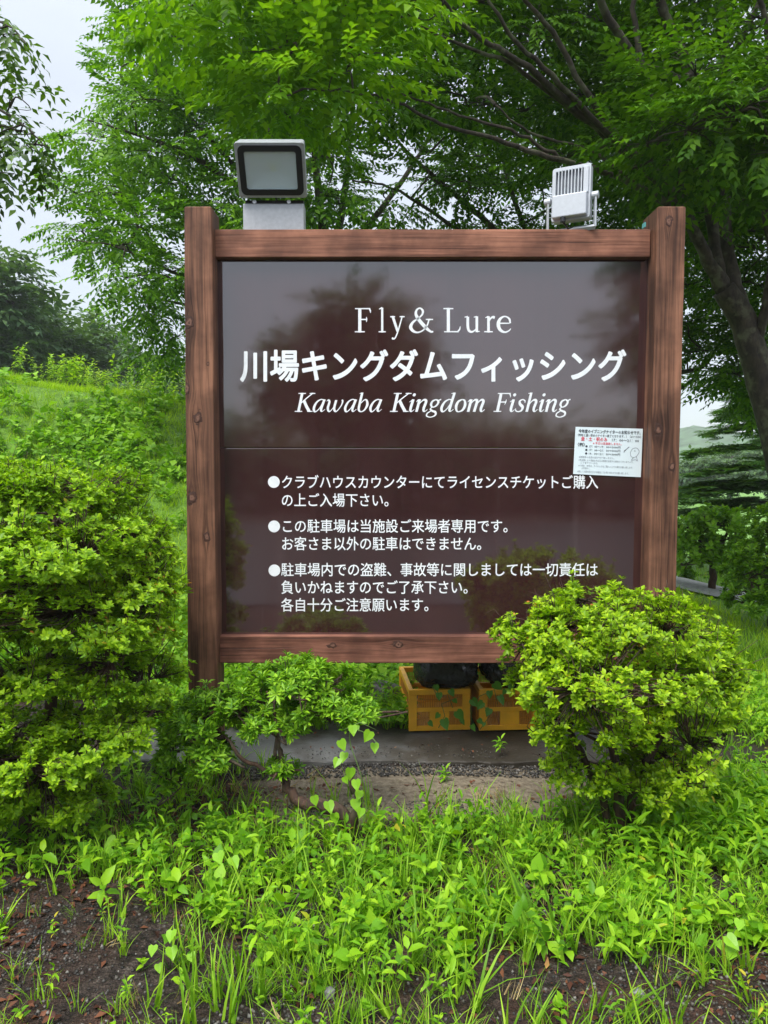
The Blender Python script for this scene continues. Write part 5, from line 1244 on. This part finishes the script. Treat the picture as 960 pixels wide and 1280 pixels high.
# far trees on the left beyond the bank
def far_tree(name, px, ptop, Y, wpx, label, dens=60, m=M_FAR, sc=(.8, 1.3), group='distant trees beyond the bank', lowf=.25):
    x = W(px, 500, Y).x; z0 = hz(x, Y); top = W(px, ptop, Y).z; rw = wpx * Y / F; H = top - z0
    cs = []
    n = dens
    while len(cs) < n:
        v = Vector((random.uniform(-1, 1), random.uniform(-1, 1), random.uniform(-1, 1)))
        if v.length > 1 or v.length < .35: continue
        zz = z0 + H * (lowf + (1 - lowf) * (v.z + 1) / 2)
        f = 1 - .45 * max(0, v.z)
        cs.append(Vector((x + v.x * rw * f, Y + v.y * rw * f, zz - .25)))
    return tree(name, (x, Y, z0), [[(x, Y, z0 - .2, .2), (x, Y, z0 + H * .4, .15), (x + .1, Y, z0 + H * .85, .05)]], cs, 15, rw * .30, label, m, SPRAYS_FAR, sc, .5, .1, group=group, r0=.05)
far_tree('broadleaf_tree', -10, 305, 24, 52, 'tall misty tree at the left edge beyond the bank', 70)
far_tree('broadleaf_tree', 55, 372, 27, 55, 'rounded distant tree right of the tall one at the left edge', 60)
far_tree('broadleaf_tree', 120, 398, 30, 50, 'grey green distant tree under the hanging zelkova foliage', 60)
far_tree('broadleaf_tree', 178, 428, 28, 42, 'low distant tree left of the left post', 50)
far_tree('broadleaf_tree', 240, 432, 34, 45, 'distant tree just behind the left post', 40)
far_tree('broadleaf_tree', -90, 330, 26, 60, 'distant tree outside the left edge', 40)
for k, (px, pt, Y, wp, lb) in enumerate(((870, 560, 46, 30, 'pale misty tree beyond the lawn close to the right post'), (915, 548, 52, 32, 'pale misty tree beyond the lawn behind the cedar boughs'), (985, 540, 44, 40, 'misty tree beyond the lawn at the right edge'))):
    far_tree('misty_tree', px, pt, Y, wp, lb, 36, group='misty trees beyond the lawn')
# cedar with level boughs
bx_ = W(975, 700, 11.5).x; z0 = hz(bx_, 11.5)
cl = Cloud(); bp = []
root = empty('cedar_tree', (bx_, 11.5, z0), 'cedar with flat level boughs between the right post and the right edge', 'tree')
NT = [combine([xf(leaf(1, .26, .05, .1), rotm(a, e_, 0, (t * .22, 0, 0), .12)) for t, a, e_ in [(k / 12, s_ * .8, -.25 * (k % 3 == 0)) for k in range(12) for s_ in (-1, 1)]])]
topz = 3.0
for k in range(22):
    t = k / 21; z = z0 + .9 + (topz - z0 - .9) * t; a = k * 2.4; Lb = (1.75 - 1.25 * t) * random.uniform(.8, 1.1)
    if k % 3 == 0: a = math.pi + random.uniform(-.35, .35); Lb *= 1.1
    d = Vector((math.cos(a), math.sin(a), 0)); p0 = Vector((bx_, 11.5, z)); 
    pts = [p0, p0 + d * Lb * .5 + Vector((0, 0, .03)), p0 + d * Lb + Vector((0, 0, -.10))]
    bp.append((pts, [.03, .018, .006]))
    n = int(85 * Lb); tt = rng.uniform(.12, 1, n); sd_ = rng.normal(0, .22, n) * (1.1 - .6 * tt); side = Vector((-d.y, d.x, 0))
    P = np.array([tuple(p0 + d * Lb * a1 + side * s1 + Vector((0, 0, .03 - .13 * a1 * a1 + random.gauss(0, .025)))) for a1, s1 in zip(tt, sd_)])
    D = np.array([tuple(d * .9 + side * (1.2 if s1 > 0 else -1.2) * random.uniform(.2, 1)) for s1 in sd_]); cl.inst(*NT[0], frames(D, np.tile([0, 0, 1.], (n, 1)) + rng.normal(0, .12, (n, 3)), rng.uniform(.7, 1.2, n)), P)
branch_mesh('trunk', [([Vector((bx_, 11.5, z0 - .2)), Vector((bx_, 11.5, 1.8)), Vector((bx_, 11.5, topz))], [.10, .07, .02])], M_BARK, root, 10)
branch_mesh('boughs', bp, M_BARK, root, 5, 'stuff'); cl.obj('needles', M_CEDAR, root)
# clipped round tree on a short trunk
Yt = 8.6
g = W(890, 762, Yt); g.z = hz(g.x, Yt)
shrub('clipped_tree', tuple(g), [pad(888, 672, Yt, 46, .42, 34), pad(870, 700, Yt, 34, .35, 26), pad(912, 700, Yt, 36, .35, 26), pad(890, 655, Yt, 30, .3, 20)],
  [[(g.x, g.y, g.z - .05, .045), (g.x, g.y, g.z + .28, .038), (g.x - .03, g.y, g.z + .55, .025), (g.x - .12, g.y, g.z + .85, .012)], [(g.x, g.y, g.z + .25, .028), (g.x + .08, g.y, g.z + .5, .02), (g.x + .22, g.y, g.z + .8, .012)], [(g.x, g.y, g.z + .3, .02), (g.x - .15, g.y, g.z + .55, .016), (g.x - .32, g.y, g.z + .75, .01)]],
  M_BANKL, [rosette(random.Random(4), 6, .075, .5, .5) for _ in range(3)], 'round clipped small tree on a short trunk beside the pale path', 'tree', 900)
g = W(965, 800, 6.6); g.z = 0
shrub('garden_bush', tuple(g), [pad(950, 720, 6.6, 42, .4, 46), pad(985, 680, 6.7, 45, .4, 50), pad(935, 755, 6.5, 30, .3, 22), pad(1010, 740, 6.6, 50, .4, 50)],
  [[(g.x, g.y, -.05, .04), (g.x, g.y, .3, .03), (g.x + .1, g.y, .8, .015)]], M_AZD, [rosette(random.Random(6), 6, .06, .4, .5) for _ in range(3)], 'bright green bush at the right edge in front of the cedar', 'bush', 1300)
g = W(850, 770, 9.6); g.z = hz(g.x, 9.6)
shrub('garden_bush', tuple(g), [pad(838, 725, 9.6, 26, .4, 18), pad(862, 735, 9.8, 22, .4, 12), pad(925, 725, 10.2, 26, .4, 18)],
  [[(g.x, g.y, -.05, .04), (g.x, g.y, .3, .03), (g.x + .1, g.y, .6, .015)]], M_ZEL, [rosette(random.Random(6), 6, .09, .4, .5) for _ in range(3)], 'dark low bush behind the clipped tree close to the right post', 'bush', 700)
# trees across the road behind the viewer (the glossy board mirrors them)
def back_tree(x, y, cz, rx, rz, label, n=70):
    cs = []
    while len(cs) < n:
        v = Vector((random.uniform(-1, 1), random.uniform(-1, 1), random.uniform(-1, 1)))
        if v.length < 1: cs.append(Vector((x + v.x * rx, y + v.y * rx * .6, cz + v.z * rz)))
    return tree('roadside_tree', (x, y, 0), [[(x, y, -.2, .2), (x, y, cz * .6, .16), (x + .1, y, cz + rz * .5, .06)]], cs, 16, .75, label, M_FAR, SPRAYS_FAR, (.7, 1.1), .6, .1, group='trees across the road behind the viewer', r0=.05)
# mirror relation: pixel direction a -> x = a * (2 * YB + D) with D the distance behind the camera
def mir(px, D): return (px - CX) / F * (2 * YB + D)
back_tree(mir(455, 14), -14, 4.3, 1.5, 1.7, 'broad roadside tree behind the viewer, centre', 80)
back_tree(mir(392, 14), -14.5, 3.9, 1.1, 1.2, 'small roadside tree behind the viewer', 40)
back_tree(mir(870, 14), -14, 5.8, 2.0, 2.6, 'tall roadside tree behind the viewer, to the right', 80)
for k, px in enumerate((120, 250, 340, 500, 600, 700, 820, 950)):
    back_tree(mir(px, 18), -18 - (k % 3), 1.7, 2.2, 1.4 + .2 * (k % 2), 'low hedgerow tree behind the viewer, %s from the left' % ('first', 'second', 'third', 'fourth', 'fifth', 'sixth', 'seventh', 'eighth')[k], 46)

# ------------------------------------------------------------------ misty air
hz_ = MB(); hz_.box((-221, -81, -7), (221, 262, 30))
hm_ = bpy.data.materials.new('misty_air'); hm_.use_nodes = True; n = hm_.node_tree; n.nodes.clear()
o_ = n.nodes.new('ShaderNodeOutputMaterial'); v_ = n.nodes.new('ShaderNodeVolumePrincipled'); v_.inputs['Color'].default_value = (.93, .96, 1, 1); v_.inputs['Density'].default_value = .0010; v_.inputs['Anisotropy'].default_value = .2
n.links.new(v_.outputs[0], o_.inputs['Volume'])
tag(hz_.build('haze', hm_), 'thin mist in the air', kind='stuff')
